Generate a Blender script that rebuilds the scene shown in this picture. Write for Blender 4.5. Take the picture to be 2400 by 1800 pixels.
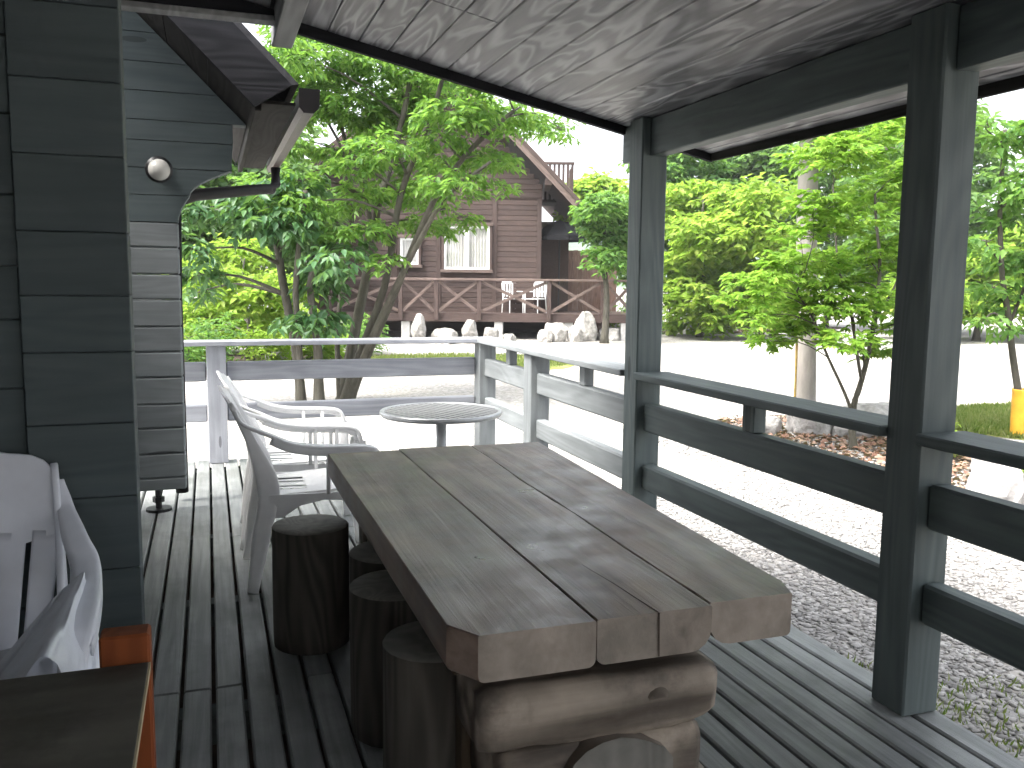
import bpy, bmesh, math, random
import numpy as np
from mathutils import Vector, Matrix, noise as mnoise

# ------------------------------------------------------------------ scene, camera, sky, sun, exposure
scene = bpy.context.scene
for o in list(bpy.data.objects):
    bpy.data.objects.remove(o)
C = scene.collection

cam_data = bpy.data.cameras.new("camera")
cam_data.sensor_width = 36.0
cam_data.lens = 30.88
cam_data.clip_start = 0.05
cam_data.clip_end = 3000.0
cam = bpy.data.objects.new("camera", cam_data)
C.objects.link(cam)
RV = Vector((0.94571, -0.32486, 0.00980)); UV = Vector((0.02786, 0.11107, 0.99342)); FV = Vector((0.32381, 0.93922, -0.11409))
mw = Matrix((RV, UV, -FV)).transposed().to_4x4()
mw.translation = Vector((0, 0, 1.3))
cam.matrix_world = mw
scene.camera = cam

SUN_EL, SUN_AZ = math.radians(60), math.radians(258)      # azimuth from +Y towards +X
world = bpy.data.worlds.new("World"); scene.world = world; world.use_nodes = True
wn = world.node_tree; wn.nodes.clear()
sky = wn.nodes.new("ShaderNodeTexSky"); sky.sky_type = 'NISHITA'; sky.sun_disc = False
sky.sun_elevation = SUN_EL; sky.sun_rotation = SUN_AZ
sky.air_density = 1.0; sky.dust_density = 6.0; sky.ozone_density = 0.6
hsv = wn.nodes.new("ShaderNodeHueSaturation"); hsv.inputs["Saturation"].default_value = 0.30
bg = wn.nodes.new("ShaderNodeBackground"); bg.inputs[1].default_value = 0.15
wo = wn.nodes.new("ShaderNodeOutputWorld")
wn.links.new(sky.outputs[0], hsv.inputs["Color"]); wn.links.new(hsv.outputs[0], bg.inputs[0]); wn.links.new(bg.outputs[0], wo.inputs[0])

sun_d = bpy.data.lights.new("sun", 'SUN'); sun_d.energy = 1.5; sun_d.angle = math.radians(25); sun_d.color = (1.0, 0.96, 0.9)
sun = bpy.data.objects.new("sun", sun_d); C.objects.link(sun)
sdir = Vector((math.sin(SUN_AZ)*math.cos(SUN_EL), math.cos(SUN_AZ)*math.cos(SUN_EL), math.sin(SUN_EL)))
sun.rotation_euler = sdir.to_track_quat('Z', 'Y').to_euler()
sun.location = (0, 0, 30)

vs = scene.view_settings
vs.view_transform = 'Standard'; vs.look = 'None'; vs.gamma = 1.0; vs.use_curve_mapping = False
vs.exposure = 2.4
scene.render.engine = 'CYCLES'
cy = scene.cycles
cy.use_denoising = True
cy.use_adaptive_sampling = True; cy.adaptive_threshold = 0.03
cy.max_bounces = 8; cy.diffuse_bounces = 4; cy.glossy_bounces = 3; cy.transmission_bounces = 4; cy.transparent_max_bounces = 6
cy.sample_clamp_indirect = 8.0

rng = random.Random(11)
nrg = np.random.default_rng(7)

# ------------------------------------------------------------------ node helpers and materials
def newmat(name):
    m = bpy.data.materials.new(name); m.use_nodes = True
    nt = m.node_tree; nt.nodes.clear()
    return m, nt
def nd(nt, typ, **kw):
    n = nt.nodes.new(typ)
    for k, v in kw.items():
        if k.startswith('i_'):
            key = k[2:]
            key = int(key) if key.isdigit() else key.replace('_', ' ')
            s = n.inputs[key]
            if isinstance(v, bpy.types.NodeSocket): nt.links.new(v, s)
            else: s.default_value = v
        else: setattr(n, k, v)
    return n
def mth(nt, op, a, b=None, c=None, clamp=False):
    n = nt.nodes.new('ShaderNodeMath'); n.operation = op; n.use_clamp = clamp
    for i, v in enumerate((a, b, c)):
        if v is None: continue
        if isinstance(v, bpy.types.NodeSocket): nt.links.new(v, n.inputs[i])
        else: n.inputs[i].default_value = v
    return n.outputs[0]
def ramp(nt, fac, stops):
    n = nt.nodes.new('ShaderNodeValToRGB'); nt.links.new(fac, n.inputs[0])
    el = n.color_ramp.elements
    while len(el) < len(stops): el.new(0.5)
    for e, (p, c) in zip(el, stops):
        e.position = p; e.color = (*c, 1) if len(c) == 3 else c
    return n.outputs[0]
def mixc(nt, fac, a, b, mode='MIX'):
    n = nt.nodes.new('ShaderNodeMix'); n.data_type = 'RGBA'; n.blend_type = mode; n.clamp_factor = True
    for i, v in ((0, fac), (6, a), (7, b)):
        s = n.inputs[i]
        if isinstance(v, bpy.types.NodeSocket): nt.links.new(v, s)
        elif i == 0: s.default_value = v
        else: s.default_value = (*v, 1) if len(v) == 3 else v
    return n.outputs[2]
def vmath(nt, op, a, b):
    n = nt.nodes.new('ShaderNodeVectorMath'); n.operation = op
    for i, v in enumerate((a, b)):
        if isinstance(v, bpy.types.NodeSocket): nt.links.new(v, n.inputs[i])
        else: n.inputs[i].default_value = v
    return n.outputs[0]
def noise_t(nt, vec, scale, detail=4, rough=0.55, dist=0.0):
    n = nd(nt, 'ShaderNodeTexNoise', i_Scale=scale, i_Detail=detail, i_Roughness=rough, i_Distortion=dist)
    nt.links.new(vec, n.inputs['Vector'])
    return n.outputs[0]
def finish(nt, color, rough=0.7, bump=None, bstr=0.3, bdist=0.01, spec=0.4, metal=0.0):
    p = nd(nt, 'ShaderNodeBsdfPrincipled', i_Metallic=metal)
    p.inputs['Specular IOR Level'].default_value = spec
    for key, v in (('Base Color', color), ('Roughness', rough)):
        if isinstance(v, bpy.types.NodeSocket): nt.links.new(v, p.inputs[key])
        else: p.inputs[key].default_value = (*v, 1) if key == 'Base Color' else v
    if bump is not None:
        b = nd(nt, 'ShaderNodeBump', i_Strength=bstr, i_Distance=bdist)
        nt.links.new(bump, b.inputs['Height']); nt.links.new(b.outputs[0], p.inputs['Normal'])
    out = nd(nt, 'ShaderNodeOutputMaterial'); nt.links.new(p.outputs[0], out.inputs[0])
    return p
def wood(name, dark, light, axis='y', across=28.0, along=1.6, knots=0.5, cath=0.35, cath_f=26.0, rough=0.7, bump=0.35,
         var=0.12, mottle=0.25, tint=None, spec=0.35, dirt=None, cdist=0.3, gloss_var=0.25, msc=3.1, cpow=1.0, csc=(0.55, 4.5)):
    m, nt = newmat(name)
    tc = nd(nt, 'ShaderNodeTexCoord'); oi = nd(nt, 'ShaderNodeObjectInfo')
    rv = nt.nodes.new('ShaderNodeCombineXYZ')
    for i, k in enumerate((37.0, 53.0, 71.0)):
        nt.links.new(mth(nt, 'MULTIPLY', oi.outputs['Random'], k), rv.inputs[i])
    vec = vmath(nt, 'ADD', tc.outputs['Object'], rv.outputs[0])
    sc = {'x': (along, across, across), 'y': (across, along, across), 'z': (across, across, along)}[axis]
    ca, cb = csc; sc2 = {'x': (ca, cb, cb), 'y': (cb, ca, cb), 'z': (cb, cb, ca)}[axis]
    sck = {'x': (1.4, 6, 6), 'y': (6, 1.4, 6), 'z': (6, 6, 1.4)}[axis]
    g = noise_t(nt, vmath(nt, 'MULTIPLY', vec, sc), 1.0, 8, 0.62, 0.5)
    g2 = noise_t(nt, vmath(nt, 'MULTIPLY', vec, sc2), 1.0, 2, 0.5, cdist)
    cat = mth(nt, 'MULTIPLY_ADD', mth(nt, 'SINE', mth(nt, 'MULTIPLY', g2, cath_f * 3.0)), 0.5, 0.5)
    cat = mth(nt, 'POWER', cat, cpow)
    fac = nd(nt, 'ShaderNodeMix', i_0=cath); nt.links.new(g, fac.inputs[2]); nt.links.new(cat, fac.inputs[3])
    fac = fac.outputs[0]
    col = ramp(nt, fac, [(0.22, dark), (0.78, light)])
    if tint:
        col = mixc(nt, ramp(nt, noise_t(nt, vec, 2.3, 4), [(0.45, (0, 0, 0)), (0.62, (1, 1, 1))]), col, tint)
    mo = noise_t(nt, vec, msc, 5, 0.6)
    val = mth(nt, 'MULTIPLY_ADD', mo, mottle * 2, 1.0 - mottle)
    val = mth(nt, 'MULTIPLY', val, mth(nt, 'MULTIPLY_ADD', oi.outputs['Random'], var * 2, 1.0 - var))
    vc = nt.nodes.new('ShaderNodeCombineXYZ')
    for i in range(3): nt.links.new(val, vc.inputs[i])
    col = mixc(nt, 1.0, col, vc.outputs[0], 'MULTIPLY')
    if knots > 0:
        vo = nd(nt, 'ShaderNodeTexVoronoi', i_Scale=1.0); nt.links.new(vmath(nt, 'MULTIPLY', vec, sck), vo.inputs['Vector'])
        sep = nd(nt, 'ShaderNodeSeparateColor'); nt.links.new(vo.outputs['Color'], sep.inputs[0])
        k = mth(nt, 'MULTIPLY', mth(nt, 'LESS_THAN', vo.outputs['Distance'], 0.13), mth(nt, 'LESS_THAN', sep.outputs[0], knots))
        col = mixc(nt, mth(nt, 'MULTIPLY', k, 0.6), col, tuple(c * 0.25 for c in dark))
    if dirt:
        dd = ramp(nt, noise_t(nt, vec, dirt[1], 6, 0.65), [(0.48, (0, 0, 0)), (0.66, (1, 1, 1))])
        col = mixc(nt, mth(nt, 'MULTIPLY', dd, dirt[2]), col, dirt[0])
    rg = mth(nt, 'MULTIPLY_ADD', mo, gloss_var, rough - gloss_var / 2)
    finish(nt, col, rg, fac, bump, 0.004, spec)
    return m
def plain(name, col, rough=0.5, spec=0.4, nscale=8.0, namt=0.2, bump=0.0, metal=0.0):
    m, nt = newmat(name)
    tc = nd(nt, 'ShaderNodeTexCoord')
    n = noise_t(nt, tc.outputs['Object'], nscale, 5, 0.6)
    c = ramp(nt, n, [(0.3, tuple(x * (1 - namt) for x in col)), (0.7, tuple(min(1, x * (1 + namt * 0.6)) for x in col))])
    finish(nt, c, rough, n if bump else None, bump, 0.01, spec, metal)
    return m
def leafmat(name, c1, c2, c3, trans=0.45, wx=0.35):
    m, nt = newmat(name)
    ge = nd(nt, 'ShaderNodeNewGeometry'); tc = nd(nt, 'ShaderNodeTexCoord')
    n = noise_t(nt, tc.outputs['Object'], 1.1, 3)
    f = mth(nt, 'ADD', mth(nt, 'MULTIPLY', ge.outputs['Random Per Island'], 0.55), mth(nt, 'MULTIPLY', n, 0.5))
    col = ramp(nt, f, [(0.2, c1), (0.5, c2), (0.85, c3)])
    p = nd(nt, 'ShaderNodeBsdfPrincipled', i_Roughness=0.5); p.inputs['Specular IOR Level'].default_value = wx
    nt.links.new(col, p.inputs['Base Color'])
    t = nd(nt, 'ShaderNodeBsdfTranslucent')
    tcol = mixc(nt, 0.40, col, (0.26, 0.46, 0.05))
    nt.links.new(tcol, t.inputs[0])
    mx = nd(nt, 'ShaderNodeMixShader', i_0=trans)
    nt.links.new(p.outputs[0], mx.inputs[1]); nt.links.new(t.outputs[0], mx.inputs[2])
    out = nd(nt, 'ShaderNodeOutputMaterial'); nt.links.new(mx.outputs[0], out.inputs[0])
    return m
def barkmat(name, c1, c2, vs_=14.0):
    m, nt = newmat(name)
    tc = nd(nt, 'ShaderNodeTexCoord')
    v = vmath(nt, 'MULTIPLY', tc.outputs['Object'], (1, 1, 0.25))
    n = noise_t(nt, v, vs_, 6, 0.65)
    n2 = noise_t(nt, tc.outputs['Object'], 2.0, 4)
    col = ramp(nt, n, [(0.3, c1), (0.7, c2)])
    col = mixc(nt, mth(nt, 'MULTIPLY', n2, 0.35), col, (0.16, 0.17, 0.12))
    finish(nt, col, 0.85, n, 0.6, 0.02, 0.2)
    return m
def rockmat(name, c1, c2, c3):
    m, nt = newmat(name)
    tc = nd(nt, 'ShaderNodeTexCoord')
    n = noise_t(nt, tc.outputs['Object'], 3.0, 8, 0.6, 0.4); n2 = noise_t(nt, tc.outputs['Object'], 14.0, 5, 0.6)
    col = ramp(nt, n, [(0.3, c1), (0.5, c2), (0.72, c3)])
    col = mixc(nt, 0.25, col, ramp(nt, n2, [(0.35, (0.08, 0.08, 0.07)), (0.65, (0.6, 0.58, 0.55))]))
    finish(nt, col, 0.85, n2, 0.5, 0.03, 0.25)
    return m

M = {}
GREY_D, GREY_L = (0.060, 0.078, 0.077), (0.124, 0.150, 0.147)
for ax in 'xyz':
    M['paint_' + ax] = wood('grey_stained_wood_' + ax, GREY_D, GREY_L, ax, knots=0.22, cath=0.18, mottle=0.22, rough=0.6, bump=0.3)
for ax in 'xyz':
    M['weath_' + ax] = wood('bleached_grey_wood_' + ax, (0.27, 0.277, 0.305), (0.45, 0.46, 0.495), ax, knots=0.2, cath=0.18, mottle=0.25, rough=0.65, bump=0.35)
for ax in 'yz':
    M['weath2_' + ax] = wood('shade_toned_grey_wood_' + ax, (0.135, 0.148, 0.152), (0.235, 0.252, 0.256), ax, knots=0.2, cath=0.18, mottle=0.25, rough=0.65, bump=0.35)  # shade put into the colour: bleached grey darkened where sun strikes side rails
M['log_lit'] = wood('lit_log_wood', (0.135, 0.150, 0.155), (0.215, 0.232, 0.238), 'x', knots=0.16, cath=0.15, mottle=0.25, rough=0.65, bump=0.25, var=0.07)  # lighter log copy: brightness of the open lower courses put into the colour
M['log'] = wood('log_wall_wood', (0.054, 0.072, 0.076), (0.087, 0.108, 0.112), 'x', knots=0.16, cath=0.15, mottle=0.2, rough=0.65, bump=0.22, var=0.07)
M['deck'] = wood('weathered_deck_wood', (0.150, 0.160, 0.156), (0.325, 0.337, 0.331), 'y', across=42, along=1.4, knots=0.12, cath=0.12, mottle=0.4, rough=0.50, var=0.13,
                 bump=0.5, dirt=((0.085, 0.092, 0.084), 2.4, 0.5))
M['ceil'] = wood('ceiling_wood', (0.095, 0.095, 0.101), (0.375, 0.375, 0.390), 'y', across=26, along=1.2, knots=0.1, cath=0.42, cath_f=16.0, cdist=0.8, cpow=1.8, csc=(1.0, 6.5), mottle=0.22, rough=0.42, bump=0.3, var=0.05, spec=0.5)
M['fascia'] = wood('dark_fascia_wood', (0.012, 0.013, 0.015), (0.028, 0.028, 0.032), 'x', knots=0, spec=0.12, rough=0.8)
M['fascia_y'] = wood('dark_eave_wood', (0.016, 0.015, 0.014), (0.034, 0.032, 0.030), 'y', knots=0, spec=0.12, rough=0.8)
M['beam_light'] = wood('pale_beam_wood', (0.17, 0.173, 0.173), (0.27, 0.27, 0.27), 'y', knots=0.1)
M['table'] = wood('table_top_wood', (0.118, 0.080, 0.061), (0.345, 0.258, 0.205), 'y', across=55, along=1.6, knots=0.16, cath=0.34, cath_f=9.0, mottle=0.6, msc=7.0, gloss_var=0.65, rough=0.40, bump=0.8, var=0.06, spec=0.5,
                  dirt=((0.075, 0.058, 0.050), 3.0, 0.6))
M['table_log'] = wood('trestle_log_wood', (0.085, 0.068, 0.053), (0.375, 0.315, 0.255), 'x', across=34, along=1.8, knots=0.3, cath=0.5, cath_f=10.0, mottle=0.55, msc=6.0, rough=0.7, bump=1.0, dirt=((0.075, 0.062, 0.052), 5.0, 0.65))
M['table_log_y'] = wood('stretcher_log_wood', (0.16, 0.135, 0.11), (0.28, 0.245, 0.21), 'y', knots=0.2, cath=0.4, cath_f=7.0, mottle=0.4, rough=0.65, bump=0.6)
M['table_post'] = wood('trestle_post_wood', (0.06, 0.044, 0.028), (0.125, 0.092, 0.06), 'z', knots=0.1)
M['endgrain'] = wood('end_grain_wood', (0.20, 0.167, 0.136), (0.40, 0.34, 0.287), 'z', across=22, along=16, knots=0.0, cath=0.25, cath_f=5, mottle=0.4, msc=9, bump=0.6, dirt=((0.13, 0.12, 0.10), 5, 0.5))
M['stool_bark'] = wood('stool_side_wood', (0.046, 0.041, 0.034), (0.110, 0.098, 0.082), 'z', across=20, along=2, knots=0.1, mottle=0.35, rough=0.8)
M['stool_top'] = wood('stool_top_wood', (0.13, 0.124, 0.108), (0.235, 0.225, 0.20), 'z', across=16, along=16, knots=0, cath=0.2, mottle=0.4, rough=0.75)
M['plastic'] = plain('white_plastic', (0.84, 0.84, 0.84), 0.38, 0.5, 20, 0.05)
M['plastic_old'] = plain('lilac_white_plastic', (0.74, 0.76, 0.82), 0.45, 0.5, 16, 0.06)
M['bag'] = plain('thin_white_plastic_film', (0.76, 0.79, 0.86), 0.35, 0.5, 30, 0.06)
M['orange'] = wood('orange_stained_wood', (0.17, 0.036, 0.007), (0.27, 0.070, 0.015), 'z', knots=0.1, cath=0.3)
M['ply'] = wood('dirty_plywood', (0.075, 0.068, 0.054), (0.14, 0.128, 0.106), 'x', across=7, along=4, knots=0, cath=0.15, mottle=0.6, rough=0.7, dirt=((0.055, 0.05, 0.04), 9, 0.6))
M['ply_edge'] = plain('plywood_edge', (0.45, 0.37, 0.24), 0.7)
M['metal'] = plain('pale_metal', (0.55, 0.56, 0.57), 0.35, 0.5, 30, 0.1, metal=0.6)
M['slat_metal'] = plain('table_slat_enamel', (0.28, 0.285, 0.29), 0.4, 0.5, 30, 0.1)
M['black'] = plain('black_enamel', (0.015, 0.015, 0.017), 0.4, 0.5)
M['pipe'] = plain('dark_brown_pvc', (0.010, 0.009, 0.010), 0.7, 0.2)
M['gutter'] = plain('brown_gutter_pvc', (0.06, 0.042, 0.04), 0.4, 0.5)
M['glass_bulb'] = plain('frosted_bulb_glass', (0.50, 0.49, 0.46), 0.25, 0.5, 5, 0.08)
M['shingle'] = plain('dark_roof_shingle', (0.05, 0.05, 0.055), 0.85, 0.2, 20, 0.4, 0.4)
M['soil'] = plain('dark_soil', (0.07, 0.055, 0.045), 0.95, 0.1, 6, 0.5, 0.5)
BR_D, BR_L = (0.043, 0.028, 0.024), (0.078, 0.053, 0.046)
for ax in 'xyz':
    M['brown_' + ax] = wood('brown_stained_wood_' + ax, BR_D, BR_L, ax, knots=0.05, cath=0.2, var=0.12)
M['brown_roof'] = plain('brown_roofing', (0.12, 0.075, 0.065), 0.8, 0.3, 10, 0.3)
M['rake'] = wood('rake_board_wood', (0.085, 0.060, 0.050), (0.150, 0.110, 0.096), 'x', knots=0)
M['fence'] = wood('red_brown_fence_wood', (0.12, 0.070, 0.055), (0.20, 0.122, 0.098), 'z', knots=0.05)
M['curtain'] = plain('white_curtain', (0.46, 0.455, 0.43), 0.8, 0.2, 4, 0.06)
M['concrete'] = plain('pale_concrete', (0.52, 0.51, 0.49), 0.85, 0.2, 12, 0.15, 0.2)
M['umbrella'] = plain('dark_canvas', (0.018, 0.018, 0.02), 0.8, 0.2)
M['yellow'] = plain('yellow_plastic', (0.62, 0.33, 0.03), 0.45, 0.4)
M['bamboo'] = plain('bamboo_cane', (0.42, 0.30, 0.09), 0.5, 0.4, 10, 0.2)
M['white_paint'] = plain('white_paint', (0.75, 0.75, 0.74), 0.5)
M['pale_wall'] = plain('pale_siding', (0.50, 0.50, 0.48), 0.7)
M['window_glass'] = plain('dark_window_glass', (0.05, 0.06, 0.065), 0.08, 0.6)
M['leaf_zelk'] = leafmat('slender_green_leaf', (0.040, 0.115, 0.024), (0.092, 0.208, 0.038), (0.175, 0.285, 0.056), 0.56)
M['leaf_dark'] = leafmat('glossy_dark_leaf', (0.020, 0.070, 0.027), (0.042, 0.120, 0.044), (0.085, 0.180, 0.055), 0.38, 0.5)
M['leaf_yel'] = leafmat('yellow_green_leaf', (0.13, 0.240, 0.024), (0.22, 0.345, 0.040), (0.34, 0.42, 0.075), 0.6)
M['leaf_maple'] = leafmat('maple_leaf', (0.09, 0.215, 0.024), (0.175, 0.330, 0.040), (0.29, 0.40, 0.07), 0.6)
M['leaf_mid'] = leafmat('mid_green_leaf', (0.045, 0.130, 0.032), (0.095, 0.215, 0.048), (0.18, 0.30, 0.075), 0.55)
M['leaf_bg'] = leafmat('distant_dark_leaf', (0.070, 0.150, 0.055), (0.12, 0.225, 0.075), (0.19, 0.30, 0.10), 0.6)
M['grass'] = leafmat('grass_blade', (0.07, 0.11, 0.022), (0.13, 0.165, 0.045), (0.24, 0.24, 0.10), 0.4)
M['litter'] = leafmat('fallen_brown_leaf', (0.10, 0.045, 0.028), (0.21, 0.115, 0.08), (0.32, 0.24, 0.18), 0.1)
M['bark_dark'] = barkmat('dark_bark', (0.028, 0.024, 0.02), (0.085, 0.075, 0.065))
M['bark_grey'] = barkmat('grey_bark', (0.024, 0.020, 0.017), (0.080, 0.070, 0.060))
M['bark_pale'] = barkmat('pale_smooth_bark', (0.20, 0.18, 0.17), (0.36, 0.33, 0.31), 6)
M['rock_pale'] = rockmat('pale_granite', (0.17, 0.16, 0.148), (0.26, 0.25, 0.233), (0.36, 0.345, 0.327))
M['rock_grey'] = rockmat('grey_stone', (0.17, 0.165, 0.16), (0.30, 0.29, 0.285), (0.42, 0.40, 0.39))
def gravelmat():
    m, nt = newmat('pale_gravel')
    tc = nd(nt, 'ShaderNodeTexCoord')
    vo = nd(nt, 'ShaderNodeTexVoronoi', i_Scale=26.0); nt.links.new(tc.outputs['Object'], vo.inputs['Vector'])
    sep = nd(nt, 'ShaderNodeSeparateColor'); nt.links.new(vo.outputs['Color'], sep.inputs[0])
    col = ramp(nt, sep.outputs[0], [(0.0, (0.20, 0.19, 0.178)), (0.5, (0.285, 0.273, 0.257)), (1.0, (0.38, 0.367, 0.347))])
    n = noise_t(nt, tc.outputs['Object'], 0.35, 5, 0.6)
    col = mixc(nt, ramp(nt, n, [(0.5, (0, 0, 0)), (0.72, (0.6, 0.6, 0.6))]), col, (0.40, 0.37, 0.30))
    finish(nt, col, 0.9, vo.outputs['Distance'], 0.5, 0.02, 0.2)
    return m
M['gravel'] = gravelmat()
def pebblemat():
    m, nt = newmat('pebble_stone')
    ge = nd(nt, 'ShaderNodeNewGeometry')
    col = ramp(nt, ge.outputs['Random Per Island'], [(0.0, (0.16, 0.155, 0.149)), (0.12, (0.24, 0.232, 0.222)), (0.7, (0.30, 0.291, 0.278)), (1.0, (0.38, 0.37, 0.354))])
    finish(nt, col, 0.85, None, spec=0.25)
    return m
M['pebble'] = pebblemat()
def hillmat():
    m, nt = newmat('forest_hillside')
    tc = nd(nt, 'ShaderNodeTexCoord')
    n = noise_t(nt, tc.outputs['Object'], 0.12, 6, 0.65)
    col = ramp(nt, n, [(0.35, (0.035, 0.07, 0.04)), (0.65, (0.08, 0.13, 0.06))])
    finish(nt, col, 0.95, n, 1.0, 2.0, 0.1)
    return m
M['hill'] = hillmat()

# ------------------------------------------------------------------ geometry helpers
class MB:
    def __init__(s): s.v = []; s.f = []
    def add(s, vs_, fs):
        k = len(s.v); s.v.extend([tuple(p) for p in vs_]); s.f.extend([tuple(i + k for i in f) for f in fs]); return s
    def box(s, lo, hi, ch=0.0):
        if ch <= 0:
            x0, y0, z0 = lo; x1, y1, z1 = hi
            return s.add([(x0,y0,z0),(x1,y0,z0),(x1,y1,z0),(x0,y1,z0),(x0,y0,z1),(x1,y0,z1),(x1,y1,z1),(x0,y1,z1)],
                         [(0,3,2,1),(4,5,6,7),(0,1,5,4),(1,2,6,5),(2,3,7,6),(3,0,4,7)])
        c = [(lo[i] + hi[i]) / 2 for i in range(3)]; h = [(hi[i] - lo[i]) / 2 for i in range(3)]
        ch = min(ch, min(h) * 0.9)
        vs_ = []; idx = {}
        for sx in (-1, 1):
            for sy in (-1, 1):
                for sz in (-1, 1):
                    for a in range(3):
                        p = [sx * (h[0] - (ch if a != 0 else 0)), sy * (h[1] - (ch if a != 1 else 0)), sz * (h[2] - (ch if a != 2 else 0))]
                        idx[(sx, sy, sz, a)] = len(vs_); vs_.append((c[0] + p[0], c[1] + p[1], c[2] + p[2]))
        fs = []
        def quad(ks, n):
            f = [idx[k] for k in ks]
            p = [Vector(vs_[i]) for i in f]
            nn = (p[1] - p[0]).cross(p[2] - p[0])
            if nn.dot(Vector(n)) < 0: f.reverse()
            fs.append(tuple(f))
        for a in range(3):
            b, d = [i for i in range(3) if i != a]
            for sg in (-1, 1):
                ks = []
                for (sb, sd) in ((-1, -1), (1, -1), (1, 1), (-1, 1)):
                    k = [0, 0, 0]; k[a] = sg; k[b] = sb; k[d] = sd; ks.append((*k, a))
                n = [0, 0, 0]; n[a] = sg; quad(ks, n)
        for a in range(3):
            b, d = [i for i in range(3) if i != a]
            for sb in (-1, 1):
                for sd in (-1, 1):
                    def K(sa, fa):
                        k = [0, 0, 0]; k[a] = sa; k[b] = sb; k[d] = sd; return (*k, fa)
                    n = [0, 0, 0]; n[b] = sb; n[d] = sd
                    quad([K(-1, b), K(1, b), K(1, d), K(-1, d)], n)
        for sx in (-1, 1):
            for sy in (-1, 1):
                for sz in (-1, 1):
                    quad([(sx, sy, sz, 0), (sx, sy, sz, 1), (sx, sy, sz, 2)], (sx, sy, sz))
        return s.add(vs_, fs)
    def tube(s, pts, rad, n=8, cap=True):
        pts = [Vector(p) for p in pts]
        if not hasattr(rad, '__len__'): rad = [rad] * len(pts)
        k = len(s.v); up = Vector((0.31, 0.17, 0.93))
        for i, p in enumerate(pts):
            t = (pts[min(i + 1, len(pts) - 1)] - pts[max(i - 1, 0)]).normalized()
            a = t.cross(up)
            if a.length < 1e-3: a = t.cross(Vector((1, 0, 0)))
            a.normalize(); b = t.cross(a)
            for j in range(n):
                w = 2 * math.pi * j / n
                s.v.append(tuple(p + (a * math.cos(w) + b * math.sin(w)) * rad[i]))
        for i in range(len(pts) - 1):
            for j in range(n):
                s.f.append((k + i * n + j, k + (i + 1) * n + j, k + (i + 1) * n + (j + 1) % n, k + i * n + (j + 1) % n))
        if cap:
            s.f.append(tuple(k + j for j in range(n)))
            s.f.append(tuple(k + (len(pts) - 1) * n + j for j in reversed(range(n))))
        return s
    def prism(s, poly, axis, a, b):
        # poly: list of 2D points in the plane of the two other axes (order x,y,z without axis)
        n = len(poly); k = len(s.v)
        for t in (a, b):
            for (p, q) in poly:
                s.v.append({'x': (t, p, q), 'y': (p, t, q), 'z': (p, q, t)}[axis])
        for j in range(n):
            s.f.append((k + j, k + (j + 1) % n, k + n + (j + 1) % n, k + n + j))
        s.f.append(tuple(k + j for j in reversed(range(n)))); s.f.append(tuple(k + n + j for j in range(n)))
        return s
    def strip(s, pts, w, t, side=Vector((0, 1, 0))):
        # rectangular section swept along pts; w along `side`, t along the normal
        pts = [Vector(p) for p in pts]; k = len(s.v)
        ws = w if hasattr(w, '__len__') else [w] * len(pts)
        ts = t if hasattr(t, '__len__') else [t] * len(pts)
        for i, p in enumerate(pts):
            d = (pts[min(i + 1, len(pts) - 1)] - pts[max(i - 1, 0)]).normalized()
            sd = (side - d * side.dot(d)).normalized(); nn = d.cross(sd)
            for (a, b) in ((-1, -1), (1, -1), (1, 1), (-1, 1)):
                s.v.append(tuple(p + sd * (a * ws[i] / 2) + nn * (b * ts[i] / 2)))
        for i in range(len(pts) - 1):
            for j in range(4):
                s.f.append((k + i * 4 + j, k + i * 4 + (j + 1) % 4, k + (i + 1) * 4 + (j + 1) % 4, k + (i + 1) * 4 + j))
        s.f.append((k + 3, k + 2, k + 1, k)); e = k + (len(pts) - 1) * 4
        s.f.append((e, e + 1, e + 2, e + 3))
        return s
    def mesh(s, name, smooth=False):
        me = bpy.data.meshes.new(name); me.from_pydata(s.v, [], s.f)
        bm = bmesh.new(); bm.from_mesh(me); bmesh.ops.recalc_face_normals(bm, faces=bm.faces); bm.to_mesh(me); bm.free()
        if smooth:
            me.polygons.foreach_set('use_smooth', [True] * len(me.polygons))
        me.update(); return me
def link(name, me, mat, parent=None, loc=(0, 0, 0), rot=(0, 0, 0)):
    o = bpy.data.objects.new(name, me); C.objects.link(o)
    if mat is not None and not me.materials: me.materials.append(mat)
    o.location = loc; o.rotation_euler = rot
    if parent is not None: o.parent = parent
    return o
def build(mb, name, mat, parent=None, loc=(0, 0, 0), rot=(0, 0, 0), smooth=False):
    return link(name, mb.mesh(name, smooth), mat, parent, loc, rot)
def tag(o, label=None, cat=None, group=None, kind=None):
    if label: o['label'] = label
    if cat: o['category'] = cat
    if group: o['group'] = group
    if kind: o['kind'] = kind
    return o
def empty(name, loc=(0, 0, 0), rz=0.0):
    o = bpy.data.objects.new(name, None); C.objects.link(o); o.location = loc; o.rotation_euler = (0, 0, rz)
    o.empty_display_size = 0.1
    return o
_cache = {}
def piece(name, lo, hi, mat, parent=None, ch=0.004, rot=(0, 0, 0)):
    """one chamfered board given by its corners; its origin is its centre, equal boards share a mesh"""
    lo = [min(a, b) for a, b in zip(lo, hi)] if False else lo
    size = tuple(round(abs(b - a), 4) for a, b in zip(lo, hi)); c = [(a + b) / 2 for a, b in zip(lo, hi)]
    key = (size, ch, mat.name)
    if key not in _cache:
        h = [v / 2 for v in size]
        _cache[key] = MB().box([-v for v in h], h, ch).mesh(name)
        _cache[key].materials.append(mat)
    return link(name, _cache[key], None, parent, c, rot)
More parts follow.
